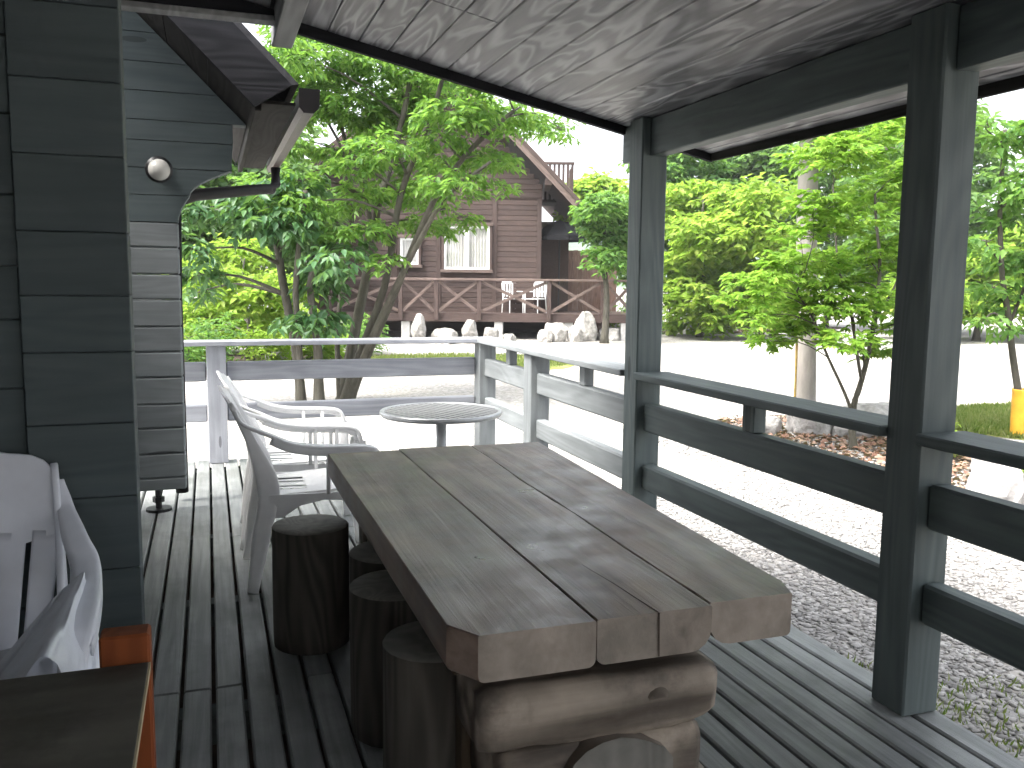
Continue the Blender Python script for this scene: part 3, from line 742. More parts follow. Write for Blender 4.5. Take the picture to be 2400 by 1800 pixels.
# ------------------------------------------------------------------ moulded plastic armchairs (front towards local -y)
def plastic_chair(mat):
    t = empty('plastic_armchair')
    # seat pan
    nx, ny = 14, 14; th = .010
    mb = MB()
    def seat_z(u, v):       # u across -1..1, v 0 front..1 back
        return .425 - .020 * v - .012 * (1 - u * u) * math.sin(math.pi * min(1, max(0, v))) - .045 * max(0, .12 - v) / .12 * max(0, .12 - v) / .12
    for dz in (0, -th):
        for j in range(ny + 1):
            v = j / ny
            for i in range(nx + 1):
                u = -1 + 2 * i / nx
                mb.v.append((u * (.225 - .02 * v), -.215 + .42 * v, seat_z(u, v) + dz))
    N = (nx + 1) * (ny + 1); slots = {(i, j) for i in (3, 5, 8, 10) for j in range(9, 13)}
    for j in range(ny):
        for i in range(nx):
            if (i, j) in slots: continue
            a = j * (nx + 1) + i
            mb.f.append((a, a + 1, a + nx + 2, a + nx + 1)); mb.f.append((N + a, N + a + nx + 1, N + a + nx + 2, N + a + 1))
    ring = [i for i in range(nx + 1)] + [j * (nx + 1) + nx for j in range(1, ny + 1)] + [ny * (nx + 1) + i for i in range(nx - 1, -1, -1)] + [j * (nx + 1) for j in range(ny - 1, 0, -1)]
    for a, b in zip(ring, ring[1:] + ring[:1]): mb.f.append((a, b, N + b, N + a))
    build(mb, 'seat', mat, t, smooth=False)
    sk = MB()
    for sx in (-1, 1):        # arched side aprons
        poly = [(-.215, .40), (-.19, .33), (-.12, .365), (0, .375), (.10, .355), (.17, .31), (.215, .31), (.225, .41)]
        sk.prism([(y, z) for y, z in poly], 'x', sx * .222 - .006, sx * .222 + .006)
    sk.prism([(-.205, .335), (-.12, .375), (0, .38), (.12, .375), (.205, .335), (.215, .40), (-.215, .40)], 'y', -.222, -.212)
    build(sk, 'apron', mat, t)
    # backrest: position of the back surface for height z
    def back_y(z, x): return .205 + (z - .42) * .42 + .10 * (z - .42) ** 2 - .32 * (x * x) * (1 if z < .9 else 1)
    tp = MB(); n = 16
    def outline(x): return .842 - .075 * (abs(x) / .22) ** 4
    for face in (0, 1):
        for i in range(n + 1):
            x = -.215 + .43 * i / n
            for k in range(7):
                zt = outline(x); z = .645 + .01 * math.cos(x * 30) + (zt - .645) * k / 6
                xx = x * (1.0 - .10 * (z - .65) / .18)
                tp.v.append((xx, back_y(z, x) + (.011 if face else 0), z))
    Nf = (n + 1) * 7
    for i in range(n):
        for k in range(6):
            a = i * 7 + k; tp.f.append((a, a + 1, a + 8, a + 7)); tp.f.append((Nf + a, Nf + a + 7, Nf + a + 8, Nf + a + 1))
    rim = [i * 7 for i in range(n + 1)] + [n * 7 + k for k in range(1, 7)] + [i * 7 + 6 for i in range(n - 1, -1, -1)] + [k for k in range(5, 0, -1)]
    for a, b in zip(rim, rim[1:] + rim[:1]): tp.f.append((a, b, Nf + b, Nf + a))
    bk = build(tp, 'backrest', mat, t, smooth=False)
    for i in range(6):
        xt = -.178 + .356 * i / 5; xb = xt * .84
        pts = [(xb + (xt - xb) * k / 5, back_y(.405 + .255 * k / 5, xb + (xt - xb) * k / 5) + .0055, .405 + .255 * k / 5) for k in range(6)]
        build(ribbon(pts, [.050 + .010 * k / 5 for k in range(6)], [.010] * 6, Vector((1, 0, 0)), 10, 2), 'slat', mat, bk, smooth=True)
    X_ = Vector((1, 0, 0)); Y_ = Vector((0, 1, 0))
    for sx in (-1, 1):
        # armrest flowing from the side of the back down and forward
        pts = [(sx * .204, back_y(.765, .2) + .004, .765), (sx * .216, back_y(.715, .2) - .004, .712), (sx * .240, .215, .664), (sx * .262, .135, .630), (sx * .270, .03, .613), (sx * .271, -.09, .607), (sx * .268, -.185, .600), (sx * .262, -.224, .578), (sx * .255, -.238, .525)]
        build(ribbon(pts, [.022, .036, .052, .060, .062, .062, .060, .054, .048], [.016, .016, .018, .020, .020, .020, .020, .020, .024], X_), 'armrest', mat, t, smooth=True)
        lip = [(p[0] + sx * .027, p[1], p[2] - .016) for p in pts[2:-1]]
        build(ribbon(lip, [.007] * len(lip), [.036] * len(lip), X_, 8), 'arm_lip', mat, t, smooth=True)
        pts = [(sx * .255, -.238, .535), (sx * .250, -.232, .42), (sx * .256, -.240, .22), (sx * .268, -.252, .002)]
        build(ribbon(pts, [.048, .060, .050, .040], [.030, .034, .030, .026], Y_), 'leg', mat, t, smooth=True)
        pts = [(sx * .194, back_y(.80, .19) + .004, .80), (sx * .204, back_y(.66, .19), .66), (sx * .212, .225, .44), (sx * .226, .255, .26), (sx * .245, .300, .002)]
        build(ribbon(pts, [.020, .040, .095, .078, .046], [.016, .018, .022, .026, .024], Y_), 'leg', mat, t, smooth=True)
        for y in (-.02, -.12):
            build(ribbon([(sx * .248, y, .604), (sx * .232, y, .40)], [.018] * 2, [.012] * 2, Y_, 8, 2), 'arm_support', mat, t, smooth=True)
    return t
ch1 = plastic_chair(M['plastic'])
ch1.location = (.440, 3.95, 0); ch1.rotation_euler = (0, 0, math.radians(90))
tag(ch1, 'white plastic armchair beside the log stool, nearer of the pair', 'chair', 'white plastic armchairs by the end railing')
ch2 = copy_tree(ch1); ch2.location = (.440, 4.58, 0); ch2.rotation_euler = (0, 0, math.radians(88))
tag(ch2, 'white plastic armchair behind the other one, closer to the end railing', 'chair', 'white plastic armchairs by the end railing')
ch3 = plastic_chair(M['plastic_old'])
ch3.location = (-.545, 1.98, 0); ch3.rotation_euler = (0, 0, math.radians(4)); ch3.scale = (1.04, 1.0, 1.06)
tag(ch3, 'lilac-white plastic armchair holding a plastic bag against the log wall', 'chair')

# ------------------------------------------------------------------ round metal slat table
rt = empty('round_metal_table', (1.09, 4.25, 0)); tag(rt, 'small round slatted metal table between the armchairs and the railing', 'table')
RR, RZ = .30, .66
ring = MB(); n = 48
for k in range(n):
    w = 2 * math.pi * k / n
    for rr_, z in ((RR, RZ - .022), (RR + .008, RZ - .010), (RR + .004, RZ + .002), (RR - .014, RZ + .002), (RR - .014, RZ - .008), (RR - .004, RZ - .022)):
        ring.v.append((rr_ * math.cos(w), rr_ * math.sin(w), z))
for k in range(n):
    for j in range(6): ring.f.append((k*6+j, k*6+(j+1)%6, ((k+1)%n)*6+(j+1)%6, ((k+1)%n)*6+j))
build(ring, 'rim', M['metal'], rt, smooth=True)
for i in range(-7, 8):
    o_ = i * .038; hl = math.sqrt(max(.0, (RR - .012) ** 2 - o_ ** 2))
    piece('slat', (o_ - .0118, -hl, RZ - .005), (o_ + .0118, hl, RZ - .001), M['slat_metal'], rt, 0)
for o_ in (-.19, -.095, 0, .095, .19):
    hl = math.sqrt((RR - .012) ** 2 - o_ ** 2)
    piece('cross_strap', (-hl, o_ - .008, RZ - .010), (hl, o_ + .008, RZ - .0055), M['slat_metal'], rt, 0)
rt.rotation_euler = (0, 0, math.radians(24))
build(MB().tube([(0, 0, .03), (0, 0, RZ - .01)], .026, 14), 'column', M['metal'], rt, smooth=True)
build(MB().tube([(0, 0, RZ - .03), (0, 0, RZ - .0085)], .11, 16), 'hub_plate', M['metal'], rt)
for k in range(4):
    w = math.pi / 4 + k * math.pi / 2
    build(MB().tube([(0, 0, .075), (.12 * math.cos(w), .12 * math.sin(w), .05), (.24 * math.cos(w), .24 * math.sin(w), .014)], [.017, .016, .013], 8), 'foot', M['metal'], rt, smooth=True)

# ------------------------------------------------------------------ orange stand with plywood top, plastic bag
st = empty('plywood_stand', (-.42, 1.2, 0)); tag(st, 'low stand with dirty plywood top and orange stained wooden posts', 'stand')
SO = Vector((-.42, 1.2, 0))
sp = lambda n, lo, hi, m, ch=.003: piece(n, tuple(Vector(lo) - SO), tuple(Vector(hi) - SO), m, st, ch)
for x, y in ((-.178, 1.452), (-.75, 1.452), (-.178, .78), (-.75, .78)):
    sp('post', (x, y, .001), (x + .074, y + .048, .742 if y > 1 else .68), M['orange'], .004)
sp('plywood_top', (-.78, .72, .684), (-.1065, 1.448, .697), M['ply'], .0006)
sp('edge_strip', (-.1063, .72, .6845), (-.1035, 1.449, .6965), M['ply_edge'], 0)
sp('side_rail', (-.158, .83, .60), (-.120, 1.450, .680), M['orange'], .003)
sp('side_rail', (-.158, .83, .18), (-.120, 1.450, .25), M['orange'], .003)
build(MB().tube([(-.104 + .42, 1.475 - 1.2, .46), (-.099 + .42, 1.475 - 1.2, .46)], .011, 10), 'bolt', M['black'], st)
def bag_mesh():
    mb = MB(); nu, nv = 60, 44
    for i in range(nu + 1):
        t = i / nu; y = 2.02 - .42 * t
        for k in range(nv + 1):
            v = -1 + 2 * k / nv; av = abs(v); sp_ = .18 + .82 * t ** .7
            crease = .016 * math.sin(v * 13 + t * 3 + 2.0 * mnoise.noise((v * 3, 1.0, 4.0))) * sp_ * av ** .5 + .010 * mnoise.noise((v * 9, t * 4, 2.0)) * sp_
            x = -.270 + (v * .072 if v > 0 else v * .20) * sp_ + .4 * crease
            drop = (.22 if v > 0 else .17) * sp_
            z = .676 - .016 * t - drop * max(0, av - .12) ** .8 + crease * (.5 + .5 * t)
            mb.v.append((x, y + .02 * mnoise.noise((v * 4, t * 3, 6.0)) - .05 * av * t, z))
    for i in range(nu):
        for k in range(nv): a = i * (nv + 1) + k; mb.f.append((a, a + 1, a + nv + 2, a + nv + 1))
    # crumpled roll lying on the seat edge
    k0 = len(mb.v); m, q = 40, 14
    for i in range(m + 1):
        s_ = i / m; x = -.80 + .55 * s_
        for k in range(q):
            w = 2 * math.pi * k / q
            r = (.058 + .022 * mnoise.noise((x * 16, math.cos(w) * 1.4, math.sin(w) * 1.4)) + .010 * mnoise.noise((x * 45, w * 2, 1.0))) * min(1, .25 + 6 * min(s_, 1 - s_))
            mb.v.append((x, 1.93 + r * 1.25 * math.cos(w), .478 + r * 1.1 * math.sin(w) + .025 * mnoise.noise((x * 6, 2.0, 3.0))))
    for i in range(m):
        for k in range(q): mb.f.append((k0+i*q+k, k0+i*q+(k+1)%q, k0+(i+1)*q+(k+1)%q, k0+(i+1)*q+k))
    return mb
tag(build(bag_mesh(), 'plastic_bag', M['bag'], smooth=True), 'crumpled white plastic bag draped over the chair arm by the stand', 'bag')
tb = MB(); 
for j in range(9):
    t = j / 8
    for i in range(12):
        w = 2 * math.pi * i / 12; r = (.02 + .055 * t) * (1 + .25 * math.sin(3 * w + t * 2))
        tb.v.append((-.128 + .028 * t + r * math.cos(w) * .55, 1.60 + r * math.sin(w), .42 - .40 * t + .01))
for j in range(8):
    for i in range(12): tb.f.append((j*12+i, j*12+(i+1)%12, (j+1)*12+(i+1)%12, (j+1)*12+i))
tb.f.append(tuple(range(12))); tb.f.append(tuple(8*12 + i for i in reversed(range(12))))
tag(build(tb, 'plastic_sack', M['bag'], smooth=True), 'small white plastic sack standing behind the orange post', 'bag')

# ------------------------------------------------------------------ brown cabin across the yard
YAW = 0.332
FH = Vector((math.sin(YAW), math.cos(YAW), 0)); RH = Vector((math.cos(YAW), -math.sin(YAW), 0))
bc = empty('brown_cabin', FH * 26 + Vector((0, 0, G)), -YAW); tag(bc, 'brown board-clad cabin with steep gable and raised deck across the gravel', 'cabin')
Z = lambda z: z - G            # heights above deck level to heights above the ground
XL, XR, DEPTH = -6.0, .82, 7.5
bw = empty('wall'); bw.parent = bc
ridge_x, ridge_z, er, el = -2.0, 7.40, (1.81, 3.50), (-7.0, 3.45)
def roof_z(x):
    return ridge_z + (x - ridge_x) * ((er[1] - ridge_z) / (er[0] - ridge_x)) if x > ridge_x else ridge_z + (x - ridge_x) * ((el[1] - ridge_z) / (el[0] - ridge_x))
def x_at(z, side):
    if side > 0: return ridge_x + (z - ridge_z) * (er[0] - ridge_x) / (er[1] - ridge_z)
    return ridge_x + (z - ridge_z) * (el[0] - ridge_x) / (el[1] - ridge_z)
holes = [(-2.05, -.66, 1.66, 2.96), (-3.34, -2.72, 1.78, 2.62)]
z = .26; BH = .150
while z < 7.1:
    zt = z + BH - .006
    xl, xr = XL, XR
    if zt + .25 > 3.45:
        xl = max(XL, x_at(zt + .30, -1)); xr = min(XR, x_at(zt + .30, 1))
    if xr - xl < .25: break
    segs = [(xl, xr)]
    for (a, b, c, d) in holes:
        if z < d and zt > c:
            segs = [s for (p, q) in segs for s in ((p, min(q, a)), (max(p, b), q)) if s[1] - s[0] > .03] if any(p < b and q > a for p, q in segs) else segs
    for (p, q) in segs:
        piece('cladding_board', (p, -.02, Z(z)), (q, .012, Z(zt)), M['brown_x'], bw, .010)
    z += BH
for x in (XL, XR - .14, -2.26, -.62, -3.55):
    zt = 3.75 if x > -5 else 3.3
    piece('trim_board', (x, -.05, Z(.22)), (x + .14, -.021, Z(zt)), M['brown_z'], bw, .006)
piece('trim_board', (XL, -.052, Z(3.76)), (XR, -.022, Z(3.92)), M['brown_x'], bw, .006)
# side walls and back as boarded panels
sw = MB().box((XR - .10, .015, Z(.22)), (XR - .02, DEPTH, Z(3.9))).box((XL + .02, .015, Z(.22)), (XL + .10, DEPTH, Z(3.7))).box((XL + .1, DEPTH - .1, Z(.22)), (XR - .1, DEPTH, Z(3.6)))
sw.prism([(XL + .15, Z(.22)), (XR - .15, Z(.22)), (XR - .15, Z(4.2)), (ridge_x, Z(7.0)), (XL + .15, Z(3.9))], 'y', .062, .10)
build(sw, 'side_wall', M['brown_y'], bc)
bk = MB().box((XL + .1, .3, Z(3.4)), (XR - .1, DEPTH - .15, Z(3.5)))
build(bk, 'loft_floor', M['brown_y'], bc)
# windows
def bwindow(x0, x1, z0, z1, panes):
    wdw = empty('window'); wdw.parent = bc
    fr = .07
    for lo, hi in (((x0 - .10, -.20, Z(z1)), (x1 + .10, .05, Z(z1 + .09))), ((x0 - .10, -.20, Z(z0 - .09)), (x1 + .10, .05, Z(z0)))):
        piece('window_head' if hi[2] > Z(z1) else 'window_sill', lo, hi, M['rake'], wdw, .006)
    for x in (x0 - .07, x1):
        piece('window_jamb', (x, -.18, Z(z0) + .001), (x + .07, .05, Z(z1) - .001), M['brown_z'], wdw, .005)
    w = (x1 - x0) / panes
    for i in range(panes):
        a, b = x0 + i * w, x0 + (i + 1) * w
        for lo, hi in (((a, -.14, Z(z0) + .001), (a + fr, -.09, Z(z1) - .001)), ((b - fr, -.14, Z(z0) + .001), (b, -.09, Z(z1) - .001)),
                       ((a + fr, -.14, Z(z0) + .001), (b - fr, -.09, Z(z0) + fr)), ((a + fr, -.14, Z(z1) - fr), (b - fr, -.09, Z(z1) - .001))):
            piece('sash', lo, hi, M['white_paint'], wdw, .003)
        # curtain folds
        mb = MB(); n = 26
        for zz_ in (Z(z0) + .02, Z(z1) - .02):
            for k in range(n + 1):
                x = a + fr * .6 + (w - fr * 1.2) * k / n; mb.v.append((x, -.055 + .018 * math.sin(k * 1.7 + i), zz_))
        for k in range(n): mb.f.append((k, k + 1, n + 2 + k, n + 1 + k))
        build(mb, 'curtain', M['curtain'], wdw)
        gl = MB().box((a + fr, -.118, Z(z0) + fr), (b - fr, -.114, Z(z1) - fr))
        build(gl, 'pane', M['clear_glass'], wdw)
def glassmat():
    m, nt = newmat('clear_window_glass')
    tr = nd(nt, 'ShaderNodeBsdfTransparent'); gl = nd(nt, 'ShaderNodeBsdfGlossy', i_Roughness=.03)
    mx = nd(nt, 'ShaderNodeMixShader', i_0=.08); nt.links.new(tr.outputs[0], mx.inputs[1]); nt.links.new(gl.outputs[0], mx.inputs[2])
    out = nd(nt, 'ShaderNodeOutputMaterial'); nt.links.new(mx.outputs[0], out.inputs[0]); return m
M['clear_glass'] = glassmat()
bwindow(-2.02, -.69, 1.68, 2.94, 2); bwindow(-3.30, -2.76, 1.81, 2.58, 1)
# roof: two slabs, rake boards, soffit purlins
def slab(a, b, t, y0, y1):
    d = (Vector((b[0], b[1])) - Vector((a[0], a[1]))).normalized(); nrm = Vector((-d[1], d[0]))
    if nrm[1] < 0: nrm = -nrm
    return MB().prism([(a[0], Z(a[1])), (b[0], Z(b[1])), (b[0] + nrm[0] * t, Z(b[1]) + nrm[1] * t), (a[0] + nrm[0] * t, Z(a[1]) + nrm[1] * t)], 'y', y0, y1)
for k, e in ((1, er), (-1, el)):
    rfs = build(slab((ridge_x, ridge_z), e, .14, -.85, DEPTH + .8), 'roof', M['brown_roof'], bc)
    rb = bar('rake_board', (ridge_x, -.875, Z(ridge_z + .02)), (e[0], -.875, Z(e[1] + .02)), .045, .26, M['rake'], rfs, .004)
    rb2 = bar('rake_trim', (ridge_x, -.905, Z(ridge_z + .12)), (e[0], -.905, Z(e[1] + .12)), .03, .10, M['brown_x'], rfs, .003)
for f in (.12, .45, .78):
    for e in (er, el):
        x = ridge_x + (e[0] - ridge_x) * f; zc = ridge_z + (e[1] - ridge_z) * f - .18
        piece('purlin', (x - .09, -.84, Z(zc) - .13), (x + .09, .9, Z(zc) + .10), M['brown_y'], bc, .006)
sp_ = MB().box((XR + .02, 1.6, Z(.44)), (1.72, 6.8, Z(3.2)))
build(sp_, 'side_porch', M['brown_y'], bc)
# slatted roof balcony behind the right slope
bal = empty('roof_balcony', ); bal.parent = bc
for i in range(7):
    x = .98 + i * .145; piece('baluster', (x, 3.0, Z(4.0)), (x + .075, 3.04, Z(5.12)), M['brown_z'], bal, .003)
piece('balcony_rail', (.93, 2.97, Z(5.12)), (1.95, 3.07, Z(5.20)), M['brown_x'], bal, .003)
piece('balcony_floor', (-.3, 2.96, Z(3.92)), (1.95, 4.4, Z(4.0)), M['brown_x'], bal, .003)
for y in (3.5, 4.0, 4.35): piece('baluster', (1.87, y, Z(4.0)), (1.93, y + .06, Z(5.12)), M['brown_z'], bal, .003)
# raised deck with cross-braced rail, concrete piers below
dk = empty('raised_deck'); dk.parent = bc
piece('rim_board', (-5.2, -1.04, Z(.22) - .02), (3.55, -1.0, Z(.44)), M['brown_x'], dk, .005)
n = 12
for i in range(8):
    piece('floor_board', (-5.2, -1.0 + i * .13, Z(.40)), (3.55, -.882 + i * .13, Z(.437)), M['brown_x'], dk, .004)
for i in range(16):
    piece('floor_board', (.84, .045 + i * .13, Z(.40)), (3.55, .163 + i * .13, Z(.437)), M['brown_x'], dk, .004)
posts = [-5.15, -3.17, -2.16, -.95, 1.02, 2.54, 3.45]
for x in posts:
    piece('rail_post', (x - .06, -1.16, Z(.24)), (x + .06, -1.045, Z(1.36)), M['brown_z'], dk, .005)
piece('rail_cap', (-5.22, -1.19, Z(1.362)), (3.57, -1.02, Z(1.425)), M['rake'], dk, .005)
piece('bottom_rail', (-5.2, -1.12, Z(.50)), (4.6, -1.08, Z(.57)), M['brown_x'], dk, .004) if False else None
for a, b in zip(posts[:-1], posts[1:]):
    bar('cross_brace', (a + .07, -1.100, Z(.50)), (b - .07, -1.100, Z(1.33)), .035, .085, M['rake'], dk)
    bar('cross_brace', (a + .07, -1.062, Z(1.33)), (b - .07, -1.062, Z(.50)), .035, .085, M['rake'], dk)
for x in (-4.9, -3.05, -.40, 1.6, 3.2):
    piece('pier', (x - .12, -.98, -.02), (x + .12, -.70, Z(.215)), M['concrete'], dk, .01)
    piece('pier', (x - .12, 1.6, -.02), (x + .12, 1.9, Z(.215)), M['concrete'], dk, .01)
piece('crawl_panel', (-5.9, 3.0, -.02), (3.5, 3.05, Z(.215)), M['brown_x'], dk, 0)
# steps at the left end
for i in range(2):
    piece('step', (-4.9, -1.75 + i * .34, .02 + i * .18), (-3.6, -1.45 + i * .34, .07 + i * .18), M['brown_x'], dk, .006)

# vertical board fence beside the brown cabin
fe = empty('board_fence', FH * 30.0 + RH * 2.2 + Vector((0, 0, G)), -YAW); tag(fe, 'red-brown vertical board fence beside the brown cabin', 'fence')
for i in range(-9, 8):
    x = i * .165; piece('fence_board', (x, 0, .02), (x + .163, .025, Z(2.42) + rng.uniform(-.02, .02)), M['fence'], fe, .006)
for zz_ in (.5, 1.9): piece('fence_rail', (-1.5, .027, zz_), (1.3, .07, zz_ + .09), M['fence'], fe, .003)

# dark folded-out garden umbrella on the raised deck
um = empty('garden_umbrella', FH * 27.0 + RH * 1.40 + Vector((0, 0, Z(.438) + G)), -YAW); tag(um, 'dark canvas garden umbrella on the brown cabin deck', 'umbrella')
build(MB().tube([(0, 0, .0), (0, 0, 2.75)], .025, 8), 'pole', M['black'], um)
cn = MB(); n = 8
cn.v.append((0, 0, 2.78))
for rr_, z in ((.40, 2.62), (.85, 2.28), (.86, 2.14)):
    for k in range(n):
        w = 2 * math.pi * k / n + .3; cn.v.append((rr_ * math.cos(w), rr_ * math.sin(w), z))
for k in range(n): cn.f.append((0, 1 + k, 1 + (k + 1) % n))
for j in range(2):
    for k in range(n): cn.f.append((1+j*n+k, 1+(j+1)*n+k, 1+(j+1)*n+(k+1)%n, 1+j*n+(k+1)%n))
uc = build(cn, 'canopy', M['umbrella'], um)
for k in range(n):
    w = 2 * math.pi * k / n + .3
    build(MB().tube([(0, 0, 2.70), (.83 * math.cos(w), .83 * math.sin(w), 2.26)], .010, 5), 'rib', M['black'], um)

# white garden chairs on the raised deck
def simple_chair():
    t = empty('garden_chair'); m = M['white_paint']
    for x in (-.22, .22):
        build(MB().tube([(x, -.22, 0), (x, -.22, .62), (x, .20, .62)], .016, 6), 'front_leg', m, t)
        build(MB().tube([(x, .26, 0), (x, .20, .42), (x, .27, .86)], .016, 6), 'rear_leg', m, t)
    build(MB().box((-.22, -.22, .40), (.22, .22, .425), .005), 'seat', m, t)
    for i in range(5): build(MB().box((-.20 + i * .09, .20, .47), (-.15 + i * .09, .215, .86), .003), 'slat', m, t, rot=(0, 0, 0))
    build(MB().box((-.24, .22, .84), (.24, .24, .91), .006), 'top_rail', m, t)
    return t
g1 = simple_chair(); g1.location = FH * 25.75 + RH * .0 + Vector((0, 0, Z(.438) + G)); g1.rotation_euler = (0, 0, -YAW + .5)
tag(g1, 'white garden chair on the brown cabin deck, left of the pair', 'chair', 'white garden chairs on the brown deck')
g2 = copy_tree(g1); g2.location = FH * 25.7 + RH * .66 + Vector((0, 0, Z(.438) + G)); g2.rotation_euler = (0, 0, -YAW - .6)
tag(g2, 'white garden chair on the brown cabin deck, right of the pair', 'chair', 'white garden chairs on the brown deck')

# ------------------------------------------------------------------ rocks
def rock(name, loc, size, seed, mat, label, group=None, point=0.0, cut=.5, sub=4, rz=None):
    bm = bmesh.new(); bmesh.ops.create_icosphere(bm, subdivisions=sub, radius=1.0)
    pl = [(Vector((math.sin(seed * 3.1 + i * 2.4), math.cos(seed * 1.7 + i * 1.9), math.sin(seed + i * 3.3) * .8)).normalized(), .62 + .22 * abs(math.sin(seed * 5 + i * 7))) for i in range(9)]
    for v in bm.verts:
        d = v.co.normalized(); r = 1.0
        for nn, dist in pl:
            q = d.dot(nn)
            if q > .05: r = min(r, dist / q)
        r = min(r * 1.0, .80 / max(abs(d.x), abs(d.y), abs(d.z)) )
        r *= 1 + .10 * mnoise.noise(d * 2.2 + Vector((seed, 0, 0))) + .03 * mnoise.noise(d * 7 + Vector((seed, 3, 0)))
        p = d * r
        if p.z > 0 and point: s_ = 1 - point * p.z; p.x *= s_; p.y *= s_; p.z *= 1 + .2 * point
        p.z = max(p.z, -cut)
        v.co = Vector((p.x * size[0] / 2, p.y * size[1] / 2, (p.z + cut) * size[2] / (1 + cut) - .04))
    me = bpy.data.meshes.new(name); bm.to_mesh(me); bm.free()
    o = link(name, me, mat, None, loc, (0, 0, rng.uniform(0, 6) if rz is None else rz))
    tag(o, label, 'rock', group); return o
gr_ = 'pale rocks in a row before the brown cabin'
P = M['rock_pale']
rock('boulder', (5.19, 22.6, G), (.44, .42, .90), 1.2, P, 'tall rounded standing rock, leftmost before the brown cabin', gr_, .08, .8, rz=.2)
rock('boulder', (5.85, 22.45, G), (1.05, .7, .50), 2.6, P, 'low mounded pale rock right of the tall standing rock', gr_, 0, .4)
rock('boulder', (6.50, 22.35, G), (.46, .45, .74), 3.9, P, 'squarish upright rock left of the concrete pier', gr_, .06, .8, rz=.1)
rock('boulder', (7.06, 22.3, G), (.55, .5, .52), 5.3, P, 'small pale rock at the foot of the concrete pier', gr_, 0, .4)
rock('boulder', (7.55, 22.2, G), (.45, .4, .34), 6.1, P, 'smallest flat pale rock of the row', gr_, 0, .4)
rock('boulder', (8.72, 22.5, G), (.55, .5, .45), 7.7, P, 'short pale rock at the left foot of the big angular rock', gr_, 0, .4)
rock('boulder', (9.10, 22.75, G), (.95, .8, .62), 8.4, P, 'big angular pale rock left of the pointed one', gr_, .15, .5)
rock('boulder', (9.62, 22.5, G), (.55, .5, .55), 9.9, P, 'middling pale rock squeezed before the pointed rock', gr_, .1, .3)
rock('boulder', (10.0, 22.75, G), (.80, .7, .95), 10.3, P, 'tall pointed pale rock before the brown deck', gr_, .38, .5)
rock('boulder', (10.85, 22.9, G), (.85, .8, .46), 11.8, P, 'broad low pale rock seen just left of the porch post', gr_, .05, .4)
rock('boulder', (15.0, 25.3, G), (.95, .8, 1.15), 12.4, M['rock_grey'], 'upright grey rock by the shrubs across the gravel', None, .2, .3)
rock('boulder', (16.6, 26.3, G), (1.5, 1.1, 1.0), 13.3, M['rock_grey'], 'broad grey rock half hidden by shrubs across the gravel', None, .15, .4)
rock('boulder', (1.32, 18.7, G), (.75, .6, .42), 14.9, P, 'pale low rock under the yellow-green bushes', None, 0, .4)
rock('boulder', (6.15, 7.9, G), (.60, .5, .42), 15.5, M['rock_grey'], 'rounded grey rock at the foot of the pale trunk', None, 0, .4)
rock('boulder', (6.75, 7.55, G), (1.15, .55, .46), 16.2, M['rock_grey'], 'long flat grey rock behind the young maple', None, 0, .4, rz=-.5)
rock('boulder', (5.72, 8.05, G), (.42, .36, .26), 17.7, M['rock_grey'], 'small grey edging rock nearest the bamboo cane', None, 0, .4)
rock('boulder', (5.35, 4.75, G), (.62, .5, .42), 18.3, M['rock_grey'], 'grey edging rock behind the nearest railing span', None, 0, .4)
rock('boulder', (6.25, 5.6, G), (.50, .4, .34), 19.1, M['rock_grey'], 'grey rock in the leaf litter right of the maple', None, 0, .4)

# ------------------------------------------------------------------ leaves, crowns, trees
def leaf_mesh(name, base, axis, nrm, length, width, mat, fold=.25):
    """leaf blades as two folded triangles each, all arrays (N,3)"""
    N = len(base)
    side = np.cross(axis, nrm); side /= np.linalg.norm(side, axis=1, keepdims=True) + 1e-9
    nr = np.cross(side, axis)
    L = length[:, None]; W = width[:, None]
    mid = base + axis * L * .45
    v = np.empty((N, 4, 3), np.float32)
    v[:, 0] = base; v[:, 1] = mid + side * W * .5 + nr * W * fold; v[:, 2] = base + axis * L - nr * L * .10; v[:, 3] = mid - side * W * .5 + nr * W * fold
    me = bpy.data.meshes.new(name)
    me.vertices.add(N * 4); me.vertices.foreach_set('co', v.reshape(-1))
    k = np.arange(N, dtype=np.int32)[:, None] * 4
    tri = np.concatenate([k, k + 1, k + 2, k, k + 2, k + 3], axis=1).reshape(-1)
    me.loops.add(N * 6); me.loops.foreach_set('vertex_index', tri)
    me.polygons.add(N * 2); me.polygons.foreach_set('loop_start', np.arange(0, N * 6, 3, dtype=np.int32))
    me.update(); me.validate(); me.materials.append(mat)
    return me
def unit(a): return a / (np.linalg.norm(a, axis=1, keepdims=True) + 1e-9)
